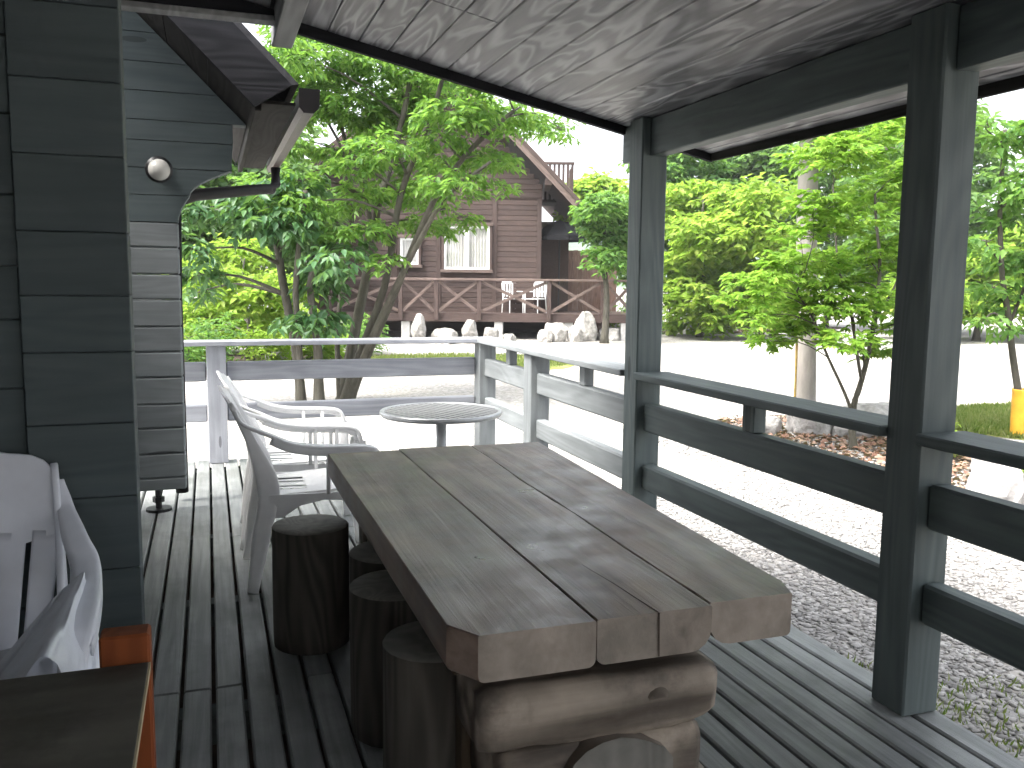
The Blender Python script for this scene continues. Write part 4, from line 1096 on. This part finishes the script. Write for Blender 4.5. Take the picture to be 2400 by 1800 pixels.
def sprays(pads, dens, flat, droop, leaf_l, leaf_w, per, step, kind):
    """leafy sprays spread through ellipsoidal pads; returns arrays for leaf_mesh and twig starts"""
    B, A, Nn, Ls, Ws = [], [], [], [], []
    for (x, y, z, r) in pads:
        n = max(6, int(dens * r ** 2.2))
        d = unit(nrg.normal(size=(n, 3))); rad = nrg.random(n) ** .45
        c = np.array((x, y, z)) + d * rad[:, None] * np.array((r, r, r * flat))
        out = unit(d * np.array((1, 1, .25)) + nrg.normal(size=(n, 3)) * .35 * np.array((1, 1, .5)))
        out[:, 2] = out[:, 2] * .6 - droop * .35; out = unit(out)
        for q in range(per):
            t = q * step
            pos = c + out * t + np.array((0, 0, -1.0)) * droop * .5 * (t ** 2) * 3
            if kind == 'palm':          # palmate leaf: blades fanned in a plane near horizontal
                hub = pos
                up = unit(np.stack([nrg.normal(size=n) * .35, nrg.normal(size=n) * .35, np.ones(n)], 1))
                sd = unit(np.cross(out, up)); fw = np.cross(up, sd)
                for k, (an, ls) in enumerate(((-1.25, .62), (-.62, .88), (0, 1.0), (.62, .88), (1.25, .62))):
                    ax = fw * math.cos(an) + sd * math.sin(an); ax[:, 2] -= droop * .45; ax = unit(ax)
                    B.append(hub + nrg.normal(size=(n, 3)) * .003); A.append(ax); Nn.append(up)
                    l = leaf_l * ls * (.75 + .5 * nrg.random(n)); Ls.append(l); Ws.append(l * leaf_w)
            else:
                for sg in (-1, 1):
                    up = unit(np.stack([nrg.normal(size=n) * .3, nrg.normal(size=n) * .3, np.ones(n)], 1))
                    sd = unit(np.cross(out, up))
                    ax = unit(out * .55 + sd * sg * .85 + nrg.normal(size=(n, 3)) * .22 + np.array((0, 0, -droop)) )
                    B.append(pos + nrg.normal(size=(n, 3)) * .012); A.append(ax); Nn.append(unit(up + nrg.normal(size=(n, 3)) * .25))
                    l = leaf_l * (.65 + .6 * nrg.random(n)); Ls.append(l); Ws.append(l * leaf_w)
    return np.concatenate(B), np.concatenate(A), np.concatenate(Nn), np.concatenate(Ls), np.concatenate(Ws)
def smooth_path(pts, seed, amp=.02, sub=4):
    pts = [Vector(p) for p in pts]; out = []
    for i in range(len(pts) - 1):
        p0 = pts[max(i - 1, 0)]; p1 = pts[i]; p2 = pts[i + 1]; p3 = pts[min(i + 2, len(pts) - 1)]
        for k in range(sub):
            t = k / sub
            q = .5 * ((2 * p1) + (p2 - p0) * t + (2 * p0 - 5 * p1 + 4 * p2 - p3) * t * t + (3 * p1 - p0 - 3 * p2 + p3) * t ** 3)
            out.append(q + Vector((mnoise.noise((seed, i + t, 0)), mnoise.noise((seed, i + t, 5)), 0)) * amp)
    out.append(pts[-1]); return out
def tree(name, label, stems, radii, pads, leafm, barkm, cfg, group=None, branches=True, cat='tree', seed=0.0):
    base = Vector(stems[0][0]); base.z = G
    t = empty(name, base); tag(t, label, cat, group)
    allp = []
    for i, s in enumerate(stems):
        sp_ = smooth_path(s, seed + i * 3.3)
        r0, r1 = radii[i] if isinstance(radii, list) else radii
        n = len(sp_); rr_ = [r0 + (r1 - r0) * (k / (n - 1)) ** .8 for k in range(n)]
        if sp_[0].z < G + .2: rr_[0] *= 1.35; rr_[1] *= 1.1
        build(MB().tube([p - base for p in sp_], rr_, 9), 'trunk' if i == 0 or sp_[0].z < G + .3 else 'limb', barkm, t, smooth=True)
        allp += [(p, r) for p, r in zip(sp_[2:], rr_[2:])]
    if branches:
        mb = MB()
        for (x, y, z, r) in pads:
            c = Vector((x, y, z))
            cand = sorted(((p - c).length + .8 * max(0, p.z - c.z + .1), k) for k, (p, q) in enumerate(allp))
            p, q = allp[cand[0][1]]
            if (p - c).length > 6: continue
            mid = p.lerp(c, .5) + Vector((rng.uniform(-.08, .08), rng.uniform(-.08, .08), .10 * (p - c).length))
            r0 = max(.006, min(q * .55, .02 + .012 * (p - c).length))
            mb.tube([v - base for v in smooth_path([p, mid, c], r + x)], [r0 * (1 - .8 * k / 8) for k in range(9)], 6, False)
            for _ in range(4):
                e = c + Vector((rng.uniform(-r, r), rng.uniform(-r, r), rng.uniform(-.35, .35) * r)) * .8
                m_ = c.lerp(e, .5) + Vector((0, 0, .05 * r))
                mb.tube([v - base for v in (c.lerp(p, .15), m_, e)], [r0 * .35, r0 * .25, .003], 5, False)
        br = build(mb, 'branches', barkm, t, smooth=True); br['kind'] = 'stuff'
    b, a, nn, l, w = sprays(pads, **cfg)
    cr = link('crown', leaf_mesh('crown', b - np.array(base), a, nn, l, w, leafm), None, t); cr['kind'] = 'stuff'
    return t
PADS_ZELK = [(1.54,12.24,4.22,0.57),(2.28,12.26,4.22,0.58),(3.08,12.11,4.08,0.52),(1.34,13.05,3.78,0.54),(1.92,12.38,3.7,0.52),(2.66,12.55,3.85,0.47),(2.82,10.41,3.3,0.45),(3.64,11.15,3.46,0.49),(4.46,11.97,3.56,0.32),(4.56,11.26,3.36,0.19),(1.72,12.82,3.1,0.28),(2.07,10.87,2.92,0.4),(3.42,11.23,2.96,0.37),(1.08,11.52,2.58,0.27),(1.9,11.93,2.48,0.34),(2.67,11.73,2.47,0.38),(2.84,10.37,2.49,0.37),(3.45,10.63,2.8,0.21),(1.97,11.29,1.96,0.3),(3.02,12.41,2.12,0.37),(3.37,11.94,2.2,0.2),(1.06,11.32,2.25,0.35),(3.91,11.83,2.65,0.18),(0.98,11.3,4.01,0.41),(1.31,12.3,4.62,0.51),(2.45,10.77,4.18,0.52),(3.17,10.23,3.8,0.45),(2.75,12.4,2.98,0.33),(1.56,11.27,1.92,0.26),(2.77,10.87,3.07,0.29),(2.25,12.83,3.52,0.41),(2.94,12.33,3.55,0.37),(1.76,11.39,2.74,0.33),(2.61,12.66,2.68,0.34),(3.0,11.54,2.88,0.28),(1.53,12.37,2.35,0.32),(2.16,11.05,1.58,0.21),(0.94,13.18,4.06,0.4),(0.95,12.6,3.15,0.32),(1.63,13.01,4.02,0.41),(0.72,13.15,2.64,0.33)]
PADS_DARK = [(-0.08,11.68,2.18,0.32),(0.3,11.64,2.25,0.38),(0.61,11.25,2.06,0.37),(0.92,11.11,2.01,0.31),(-0.15,11.36,1.66,0.25),(-0.13,11.7,1.36,0.26),(1.2,11.69,1.82,0.27),(1.42,10.73,1.56,0.28),(1.4,11.73,1.32,0.33),(1.37,11.24,0.88,0.29),(1.03,11.32,0.79,0.24),(-0.27,12.52,2.06,0.31),(1.71,11.34,1.76,0.21),(0.73,11.43,2.36,0.38),(1.14,11.53,2.5,0.3),(-0.12,12.3,1.15,0.18)]
PADS_LBUSH = [(-0.08,17.66,1.34,0.61),(0.27,20.45,0.54,0.82),(0.82,17.24,1.01,0.61),(-0.3,19.94,0.47,0.69),(1.02,19.78,0.22,0.5),(1.39,17.03,1.19,0.48),(0.48,19.79,1.75,0.7),(1.64,18.05,0.44,0.56),(2.24,18.52,0.03,0.48),(-0.44,17.63,0.13,0.52)]
PADS_MAPLE = [(5.29,6.64,2.46,0.4),(5.7,6.65,2.63,0.39),(6.43,7.3,2.22,0.43),(5.55,6.73,1.93,0.37),(5.68,7.33,1.56,0.35),(6.29,7.32,1.57,0.4),(5.56,7.59,1.29,0.36),(5.53,6.9,1.16,0.37),(5.99,6.76,1.17,0.33),(5.2,7.23,1.02,0.25),(5.64,7.37,0.85,0.28),(5.5,6.64,0.81,0.26),(5.23,7.48,0.8,0.18),(6.33,7.16,0.67,0.23),(6.49,7.17,1.76,0.33),(5.15,6.68,2.03,0.25),(6.66,7.21,2.41,0.33),(5.08,6.76,1.79,0.23),(5.23,7.0,1.51,0.22),(5.54,7.21,1.11,0.25),(5.61,7.54,0.91,0.21),(5.44,6.93,1.29,0.24),(6.17,7.36,1.34,0.28),(5.24,7.24,1.55,0.2),(5.76,6.79,1.04,0.22),(6.1,6.67,0.95,0.22),(4.8,6.96,1.2,0.21),(4.67,6.89,0.99,0.17),(4.9,6.89,1.37,0.21),(5.0,7.49,1.37,0.21),(5.44,7.69,0.72,0.17),(4.55,7.03,1.16,0.15)]
PADS_BIG = [(5.93,7.46,2.94,0.43),(7.45,8.72,3.31,0.56),(6.02,8.35,3.24,0.47),(6.6,7.91,2.72,0.3),(6.75,7.54,2.73,0.34),(6.36,8.35,3.51,0.58),(5.93,8.94,3.5,0.44),(7.35,7.75,3.18,0.46),(6.52,7.97,3.73,0.61),(5.38,7.66,3.6,0.52)]
PADS_BG1 = [(14.32,24.94,3.99,0.82),(13.57,22.4,2.83,0.94),(13.6,23.85,2.07,0.92),(15.37,24.33,1.97,1.03),(13.47,22.74,0.97,0.82),(14.93,24.15,3.95,0.73),(14.12,25.12,3.28,0.75),(15.47,23.64,0.96,0.72),(14.38,24.51,0.21,0.59),(14.09,22.45,0.44,0.61),(13.27,23.78,1.23,0.64),(14.73,22.37,2.59,0.68)]
PADS_BG2 = [(14.86,22.42,3.8,0.82),(14.51,20.79,3.77,0.71),(14.34,21.35,2.8,0.92),(16.08,22.48,2.63,0.91),(15.33,22.28,1.8,0.96),(15.2,22.72,0.84,0.84),(15.38,21.0,1.53,0.79),(15.23,21.16,0.74,0.66)]
PADS_BG3 = [(19.25,30.06,5.68,1.01),(19.81,29.07,6.11,1.07),(20.46,28.25,5.87,1.06),(19.08,29.08,4.36,1.07),(20.09,27.92,4.47,1.04),(21.62,28.12,5.41,1.06),(19.05,30.95,3.97,0.93),(22.83,29.55,3.82,1.12),(23.34,28.32,4.29,1.27),(24.23,27.61,4.61,1.25),(22.85,27.57,2.32,1.24),(23.47,26.57,2.31,1.21)]
PADS_CAB = [(9.74,21.22,3.32,0.51),(10.39,21.86,2.71,0.63),(9.97,22.15,2.96,0.46),(9.94,21.3,1.95,0.47),(10.62,21.79,3.33,0.51),(10.52,21.8,2.1,0.44),(9.67,21.96,3.31,0.32)]
PADS_CABY = [(12.51,28.83,4.57,0.63),(13.2,28.79,4.68,0.66),(13.48,27.86,4.21,0.65),(12.4,28.95,3.78,0.58)]
PADS_RIGHT = [(7.44,7.04,2.93,0.22),(7.85,7.12,2.83,0.29),(7.99,7.37,2.17,0.2),(8.15,7.23,2.0,0.25),(7.51,7.03,1.78,0.19),(8.33,7.44,1.61,0.28),(7.91,7.27,1.31,0.22),(8.11,7.13,1.16,0.27),(7.33,6.79,0.99,0.16),(8.13,7.08,0.85,0.17),(7.9,6.85,2.33,0.33),(8.37,7.13,1.61,0.35),(8.13,6.99,2.92,0.34)]
PADS_BG4 = [(22.66,20.69,1.61,0.85),(21.77,20.47,0.77,0.7),(23.07,20.49,2.72,0.71),(22.27,19.34,1.07,0.81),(21.93,20.4,2.14,0.7),(23.61,20.12,2.17,0.84),(21.49,21.13,1.59,0.85),(19.75,20.22,1.04,0.81),(20.22,21.62,1.02,0.85)]
STEMS_ZELK = [[(1.63,11.92,-0.4),(1.72,11.99,-0.03),(2.02,12.0,1.35),(2.2,12.04,2.29),(2.43,12.07,3.04),(2.66,12.09,3.98),(2.77,12.16,4.73)],[(1.69,11.9,-0.4),(1.81,11.75,0.12),(2.18,11.52,1.23),(2.37,11.35,2.42),(2.68,11.13,3.27),(2.85,10.97,3.93)],[(1.74,11.88,-0.4),(1.92,11.66,0.19),(2.34,11.36,1.29),(2.75,11.06,2.35),(3.15,10.76,2.96),(3.59,10.45,3.39)],[(1.66,11.91,-0.4),(1.84,12.11,0.21),(2.14,12.27,1.61),(2.12,12.54,2.45),(1.89,12.89,3.31),(1.78,13.19,4.26)],[(1.72,11.89,-0.37),(1.93,11.5,0.39),(2.53,10.98,1.82),(2.81,10.56,2.37),(3.19,10.11,2.72)],[(1.65,11.91,-0.4),(1.67,12.22,0.72),(1.91,12.46,2.18),(1.85,12.8,3.11),(1.58,13.21,3.8)]]
STEMS_DARK = [[(1.1,11.57,-0.36),(1.06,11.69,0.38),(0.91,11.85,1.34),(0.82,11.99,1.88),(0.54,12.19,2.24)],[(1.09,11.58,-0.36),(1.07,11.48,0.64),(1.05,11.38,1.34),(1.1,11.26,1.91),(1.15,11.13,2.4)],[(1.32,11.5,-0.36),(1.3,11.45,0.52),(1.22,11.43,1.23),(1.33,11.34,1.57)]]
STEMS_MAPLE = [[(5.96,6.94,-0.35),(5.96,6.99,0.12),(6.06,7.01,0.39),(6.18,7.02,0.98),(6.23,7.05,1.57),(6.19,7.12,2.2)],[(5.92,6.95,0.08),(5.67,6.95,0.5),(5.43,6.95,0.94),(5.2,6.95,1.25)],[(5.99,6.93,0.4),(5.93,7.05,1.03),(5.85,7.19,1.56),(5.83,7.3,2.29)],[(6.08,6.9,0.99),(6.34,6.91,1.39),(6.43,6.99,1.84)]]
STEM_BIG = [[(6.35,8.21,-0.41),(6.33,8.22,0.15),(6.28,8.23,1.39),(6.25,8.24,2.4),(6.25,8.24,3.14),(6.3,8.23,3.97)]]
STEM_RIGHT = [[(8.28,7.09,-0.38),(8.23,7.11,0.17),(8.08,7.16,0.92),(7.97,7.19,1.41),(7.9,7.22,2.13),(7.89,7.22,2.94)],[(8.08,7.16,0.92),(8.21,7.11,1.41),(8.21,7.11,2.28)]]
STAKE = [(6.08,8.06,-0.34),(6.07,8.06,0.68)]

ZK = dict(dens=520, flat=.42, droop=.38, leaf_l=.125, leaf_w=.36, per=4, step=.055, kind='pin')
DK = dict(dens=420, flat=.55, droop=.55, leaf_l=.165, leaf_w=.42, per=3, step=.07, kind='pin')
MP = dict(dens=900, flat=.45, droop=.25, leaf_l=.090, leaf_w=.42, per=2, step=.06, kind='palm')
BGc = lambda l, d: dict(dens=d, flat=.7, droop=.3, leaf_l=l, leaf_w=.55, per=3, step=l * .6, kind='pin')
tree('multi_stem_tree', 'multi-stemmed tree with layered light green leaves beyond the end railing', STEMS_ZELK,
     [(.080, .030), (.072, .026), (.068, .024), (.054, .022), (.056, .018), (.044, .016)], PADS_ZELK, M['leaf_zelk'], M['bark_grey'], ZK, seed=1.0)
tree('dark_leaved_tree', 'dark-leaved tree with slender black trunks left of the multi-stemmed tree', STEMS_DARK,
     [(.072, .04), (.045, .03), (.075, .03)], PADS_DARK, M['leaf_dark'], M['bark_dark'], DK, seed=2.0)
tree('young_maple', 'young bright green maple with forked trunk beside the gravel', STEMS_MAPLE,
     [(.040, .012), (.018, .008), (.018, .008), (.016, .007)], PADS_MAPLE, M['leaf_maple'], M['bark_grey'], MP, seed=3.0)
tree('pale_trunk_tree', 'tall tree with straight pale trunk behind the maple', STEM_BIG, [(.125, .10)], PADS_BIG, M['leaf_mid'], M['bark_pale'],
     dict(dens=300, flat=.5, droop=.5, leaf_l=.13, leaf_w=.32, per=4, step=.06, kind='pin'), seed=4.0)
tree('guarded_tree', 'green tree with its foot in a yellow guard at the right edge', STEM_RIGHT, [(.045, .02), (.02, .01)], PADS_RIGHT, M['leaf_mid'], M['bark_grey'],
     dict(dens=480, flat=.5, droop=.4, leaf_l=.12, leaf_w=.5, per=3, step=.06, kind='pin'), seed=5.0)
def auto_stem(pads, r=.1):
    x = sum(p[0] for p in pads) / len(pads); y = sum(p[1] for p in pads) / len(pads); top = max(p[2] for p in pads)
    return [[(x, y, G - .05), (x + .05, y, G + (top - G) * .35), (x - .05, y + .05, G + (top - G) * .7), (x, y, top)]], [(r, r * .3)]
for nm, lb, pads, lm, bmk, cfg in (
    ('yellow_green_tree', 'yellow-green tree seen between the porch posts, nearest the left post', PADS_BG1, 'leaf_yel', 'bark_grey', BGc(.27, 170)),
    ('bright_green_tree', 'bright green tree behind the maple, left of the pale trunk', PADS_BG2, 'leaf_yel', 'bark_grey', BGc(.26, 170)),
    ('dark_backdrop_tree', 'darker green tall tree behind the bright green one, left of the pale trunk', PADS_BG3[:3] + PADS_BG3[3:5] + PADS_BG3[6:7], 'leaf_bg', 'bark_dark', BGc(.32, 140)),
    ('dark_backdrop_tree', 'darker green tall tree directly behind the maple', [PADS_BG3[5], PADS_BG3[7], PADS_BG3[8], PADS_BG3[10]], 'leaf_bg', 'bark_dark', BGc(.32, 140)),
    ('dark_backdrop_tree', 'darker green tall tree behind the maple, next to the nearest post', [PADS_BG3[9], PADS_BG3[11]], 'leaf_bg', 'bark_dark', BGc(.32, 140)),
    ('round_garden_tree', 'small round garden tree at the right end of the brown deck', PADS_CAB, 'leaf_mid', 'bark_grey', BGc(.19, 520)),
    ('pale_yellow_tree', 'pale yellow-green tree behind the brown cabin', PADS_CABY, 'leaf_yel', 'bark_grey', BGc(.30, 300)),
    ('right_backdrop_tree', 'light green tree far behind the guarded tree', PADS_BG4, 'leaf_yel', 'bark_grey', BGc(.27, 300)),
    ('yellow_green_bush', 'tall yellow-green bush beyond the end railing at the left', PADS_LBUSH, 'leaf_yel', 'bark_grey', BGc(.17, 420))):
    st_, rd_ = auto_stem(pads, .11 if 'bush' not in nm else .05)
    tree(nm, lb, st_, rd_, pads, M[lm], M[bmk], cfg, cat='bush' if 'bush' in nm else 'tree', seed=len(lb) * 1.0)
# further trees closing the yard to left and right
def generic(x, y, h, w, lm, label, seed):
    r_ = random.Random(seed); pads = []
    for i in range(16):
        t = .3 + .7 * i / 15; rr_ = w * (1 - .55 * abs(t - .55) / .45) * .75; a = i * 2.4
        pads.append((x + math.cos(a) * rr_, y + math.sin(a) * rr_, G + h * t, .32 * w + r_.uniform(0, .2)))
    st_, rd_ = auto_stem(pads, .14); tree('garden_tree', label, st_, rd_, pads, M[lm], M['bark_grey'], BGc(.30, 130), 'trees closing the yard', seed=seed)
generic(1.2, 26, 6.2, 2.4, 'leaf_bg', 'green tree far behind the yellow-green bush, right one', 21)
generic(-2.0, 24, 6.5, 2.6, 'leaf_mid', 'green tree far left behind the log wing wall', 22)
generic(23, 24, 7.0, 2.8, 'leaf_bg', 'dark green tree far right behind the nearest porch post', 23)
generic(27, 21, 6.0, 2.6, 'leaf_mid', 'green tree far right at the frame edge', 24)
generic(17, 30, 6.5, 2.6, 'leaf_mid', 'green tree at the back of the yard, centre', 25)
# low shrubs at the planting edges
def shrub(x, y, w, h, lm, label, group=None, l=.09, dens=420):
    pads = [(x + rng.uniform(-.5, .5) * w, y + rng.uniform(-.4, .4) * w, G + h * rng.uniform(.25, .75), h * .42) for _ in range(7)]
    st_ = [[(x, y, G - .02), (x, y, G + h * .6)]]
    tree('shrub', label, st_, [(.02, .01)], pads, M[lm], M['bark_dark'], dict(dens=dens, flat=.8, droop=.25, leaf_l=l, leaf_w=.5, per=3, step=.05, kind='pin'), group, cat='shrub', seed=x)
shrub(-.35, 16.2, 1.3, 1.0, 'leaf_mid', 'low green shrub at the far left behind the end railing', 'shrubs beyond the end railing')
shrub(.75, 16.6, 1.2, .9, 'leaf_yel', 'low yellow-green shrub left of the dark trunks', 'shrubs beyond the end railing')
shrub(2.6, 19.5, 1.6, 1.0, 'leaf_mid', 'low green shrub behind the multi-stemmed trunks', 'shrubs beyond the end railing')
shrub(13.6, 26.0, 1.3, 1.2, 'leaf_mid', 'green shrub left of the upright grey rock')
shrub(16.0, 25.6, 1.3, 1.3, 'leaf_yel', 'bright green shrub right of the upright grey rock')
shrub(18.6, 26.2, 1.6, 1.4, 'leaf_mid', 'green shrub behind the broad grey rock')
shrub(11.9, 23.6, .9, .7, 'leaf_yel', 'small light green shrub behind the broad low rock')
shrub(6.55, 6.55, .45, .42, 'leaf_yel', 'little bright green plant at the foot of the maple', None, .06, 900)
shrub(5.95, 4.9, .40, .36, 'leaf_yel', 'little bright plant in the litter behind the nearest railing', None, .06, 900)

# yellow guard, bamboo cane, white marker post, garden lamp
gx, gy = STEM_RIGHT[0][0][0], STEM_RIGHT[0][0][1]
yg = MB(); n = 20
for rr_, z in ((.105, 0), (.115, .50), (.120, .52), (.112, .52), (.100, .02)):
    for k in range(n):
        w = 2 * math.pi * k / n; yg.v.append((rr_ * math.cos(w), rr_ * math.sin(w), z))
for j in range(4):
    for k in range(n): yg.f.append((j*n+k, j*n+(k+1)%n, (j+1)*n+(k+1)%n, (j+1)*n+k))
ygo = build(yg, 'trunk_guard', M['yellow'], loc=(gx, gy, G), smooth=True); tag(ygo, 'yellow plastic guard round the foot of the right-hand tree', 'trunk guard')
stk = MB()
a_, b_ = Vector(STAKE[0]), Vector(STAKE[1]); a_.z = G - .02
npt = [a_.lerp(b_, i / 12) for i in range(13)]
for i in range(12): stk.tube([npt[i], npt[i].lerp(npt[i+1], .96), npt[i+1]], [.014, .013, .0155], 8, i in (0, 11))
tag(build(stk, 'bamboo_cane', M['bamboo'], smooth=True), 'yellow bamboo cane stuck in the ground beside the pale trunk', 'cane')
mp = MB().box((-.05, -.05, 0), (.05, .05, 1.15), .01).prism([(-.05, 1.15), (.05, 1.15), (0, 1.2)], 'y', -.05, .05)
tag(build(mp, 'marker_post', M['white_paint'], loc=(1.75, 21.5, G)), 'white post among the bushes left of the dark trunks', 'post')
gl_ = empty('garden_lamp', (14.6, 26.2, G)); tag(gl_, 'thin black garden lamp post behind the upright grey rock', 'lamp')
build(MB().tube([(0, 0, 0), (0, 0, 1.9)], .035, 8), 'post', M['black'], gl_)
build(MB().tube([(0, 0, 1.86), (0, 0, 1.92), (0, 0, 2.05), (0, 0, 2.14)], [.05, .13, .11, .02], 10), 'lamp_head', M['black'], gl_)

# pale shed wall glimpsed through the bushes
sh = empty('pale_shed', (1.6, 30.5, G), -.15); tag(sh, 'pale grey shed glimpsed through the leaves at the left', 'shed')
for i in range(15): piece('siding_board', (-1.6, 0, .12 + i * .18), (1.6, .03, .295 + i * .18), M['pale_wall'], sh, .006)
build(MB().box((-1.55, .032, 0), (1.55, 2.4, 2.80)), 'body', M['pale_wall'], sh)
build(MB().prism([(-1.85, 2.78), (1.85, 2.78), (0, 3.7)], 'y', -.25, 2.6), 'roof', M['brown_roof'], sh)

# ------------------------------------------------------------------ planting beds, leaf litter, grass, gravel stones
def blob(name, cx, cy, rx, ry, mat, label, dz, seed, cat='ground'):
    mb = MB(); n = 48; mb.v.append((0, 0, 0))
    for ring_ in (.5, 1):
        for k in range(n):
            w = 2 * math.pi * k / n; r = ring_ * (1 + .22 * mnoise.noise((math.cos(w) * 1.8, math.sin(w) * 1.8, seed)))
            mb.v.append((rx * r * math.cos(w), ry * r * math.sin(w), 0))
    for k in range(n): mb.f.append((0, 1 + k, 1 + (k + 1) % n))
    for k in range(n): mb.f.append((1 + k, 1 + n + k, 1 + n + (k + 1) % n, 1 + (k + 1) % n))
    o = build(mb, name, mat, loc=(cx, cy, G + dz)); tag(o, label, cat, kind='structure'); return o
def lawnmat():
    m, nt = newmat('thin_lawn')
    tc = nd(nt, 'ShaderNodeTexCoord'); n = noise_t(nt, tc.outputs['Object'], 3.0, 6, .65)
    col = ramp(nt, n, [(.35, (.11, .14, .035)), (.55, (.17, .19, .06)), (.75, (.30, .27, .17))])
    finish(nt, col, .95, n, .6, .03, .1); return m
M['lawn'] = lawnmat()
blob('planting_bed', 6.2, 6.6, 1.05, 2.6, M['soil'], 'bed of soil and dry leaves round the maple', .004, 1.0)
blob('lawn', 9.9, 7.6, 2.1, 1.5, M['lawn'], 'grass patch round the guarded tree', .004, 2.0)
blob('planting_bed', .9, 17.6, 4.2, 2.3, M['soil'], 'planting bed beyond the end railing', .004, 3.0)
blob('lawn', 4.6, 17.0, 2.6, 2.0, M['lawn'], 'thin yellowish grass strip before the brown cabin', .006, 4.0)
blob('planting_bed', 17.5, 28.5, 6.0, 2.8, M['soil'], 'planting bed across the gravel', .004, 5.0)
def scatter(n, cx, cy, rx, ry):
    a = nrg.random(n) * 2 * math.pi; r = np.sqrt(nrg.random(n))
    return np.stack([cx + rx * r * np.cos(a), cy + ry * r * np.sin(a)], 1)
def litter(name, spots, label):
    pts = np.concatenate([scatter(*s) for s in spots]); n = len(pts)
    b = np.concatenate([pts, np.full((n, 1), G + .012) + nrg.random((n, 1)) * .02], 1)
    a = nrg.random(n) * 2 * math.pi
    ax = unit(np.stack([np.cos(a), np.sin(a), nrg.normal(size=n) * .25], 1)); up = unit(np.stack([nrg.normal(size=n) * .5, nrg.normal(size=n) * .5, np.ones(n)], 1))
    l = .05 + .05 * nrg.random(n)
    o = link(name, leaf_mesh(name, b, ax, up, l, l * .6, M['litter']), None); tag(o, label, 'leaves', kind='stuff')
litter('leaf_litter', [(2600, 6.1, 6.6, 1.1, 2.5), (900, .9, 16.4, 3.8, 1.2), (900, 16.5, 26.2, 4.5, 1.0)], 'brown fallen leaves on the planting beds')
def grass(name, spots, label, h=.07):
    pts = np.concatenate([scatter(*s) for s in spots]); n = len(pts)
    b = np.concatenate([pts, np.full((n, 1), G)], 1)
    ax = unit(np.stack([nrg.normal(size=n) * .35, nrg.normal(size=n) * .35, np.ones(n)], 1)); a = nrg.random(n) * 2 * math.pi
    up = np.stack([np.cos(a), np.sin(a), np.zeros(n)], 1); l = h * (.5 + nrg.random(n))
    o = link(name, leaf_mesh(name, b, ax, up, l, l * .22, M['grass'], .1), None); tag(o, label, 'grass', kind='stuff')
grass('grass', [(26000, 9.9, 7.6, 2.0, 1.4), (9000, 4.6, 17.0, 2.5, 1.9), (2500, .9, 16.6, 4.0, 1.4)], 'short grass on the patches across the yard')
grass('weeds', [(650, 2.85, 2.15, .5, .5), (180, 2.45, 2.5, .25, .5)], 'sparse low weeds in the gravel beside the near post', .032)
def gravel():
    t = (1 + 5 ** .5) / 2
    iv = np.array([(-1,t,0),(1,t,0),(-1,-t,0),(1,-t,0),(0,-1,t),(0,1,t),(0,-1,-t),(0,1,-t),(t,0,-1),(t,0,1),(-t,0,-1),(-t,0,1)], np.float32) / math.sqrt(1 + t * t)
    tf = np.array([(0,11,5),(0,5,1),(0,1,7),(0,7,10),(0,10,11),(1,5,9),(5,11,4),(11,10,2),(10,7,6),(7,1,8),(3,9,4),(3,4,2),(3,2,6),(3,6,8),(3,8,9),(4,9,5),(2,4,11),(6,2,10),(8,6,7),(9,8,1)], np.int32)
    n1, n2 = 30000, 12000
    p1 = np.stack([2.10 + 2.2 * nrg.random(n1) ** 1.0, .6 + 5.6 * nrg.random(n1)], 1)
    p2 = np.stack([4.2 + 2.2 * nrg.random(n2), 1.2 + 7.5 * nrg.random(n2)], 1)
    p = np.concatenate([p1, p2]); n = len(p)
    r = np.concatenate([.0065 + .011 * nrg.random(n1) ** 2.2, .009 + .012 * nrg.random(n2) ** 2])
    sc = r[:, None] * np.stack([1 + .7 * nrg.random(n), 1 + .4 * nrg.random(n), .40 + .25 * nrg.random(n)], 1)
    a = nrg.random(n) * 2 * math.pi; c, s = np.cos(a), np.sin(a)
    jit = 1 + .30 * nrg.normal(size=(n, 12, 1)).clip(-1.6, 1.6); loc = iv[None] * jit * sc[:, None, :]
    v = np.empty_like(loc)
    v[..., 0] = loc[..., 0] * c[:, None] - loc[..., 1] * s[:, None] + p[:, 0:1]
    v[..., 1] = loc[..., 0] * s[:, None] + loc[..., 1] * c[:, None] + p[:, 1:2]
    v[..., 2] = loc[..., 2] + G + .25 * r[:, None]
    me = bpy.data.meshes.new('gravel_stones'); me.vertices.add(n * 12); me.vertices.foreach_set('co', v.reshape(-1).astype(np.float32))
    tri = (tf[None] + (np.arange(n, dtype=np.int32) * 12)[:, None, None]).reshape(-1)
    me.loops.add(n * 60); me.loops.foreach_set('vertex_index', tri)
    me.polygons.add(n * 20); me.polygons.foreach_set('loop_start', np.arange(0, n * 60, 3, dtype=np.int32))
    me.update(); me.validate()
    o = link('gravel_stones', me, M['pebble']); tag(o, 'loose grey gravel stones beside the deck', 'gravel', kind='stuff')
gravel()

# ------------------------------------------------------------------ the air: thin haze over the whole valley
def haze_box():
    m, nt = newmat('thin_haze')
    v = nd(nt, 'ShaderNodeVolumePrincipled'); v.inputs['Color'].default_value = (.93, .95, 1.0, 1); v.inputs['Density'].default_value = HAZE; v.inputs['Anisotropy'].default_value = 0.2
    out = nd(nt, 'ShaderNodeOutputMaterial'); nt.links.new(v.outputs[0], out.inputs['Volume'])
    o = build(MB().box((-950, -950, G - 5.2), (950, 950, 78)), 'haze', m)
    tag(o, 'thin pale haze in the valley air', 'haze', kind='stuff')
HAZE = 0.0008
haze_box()
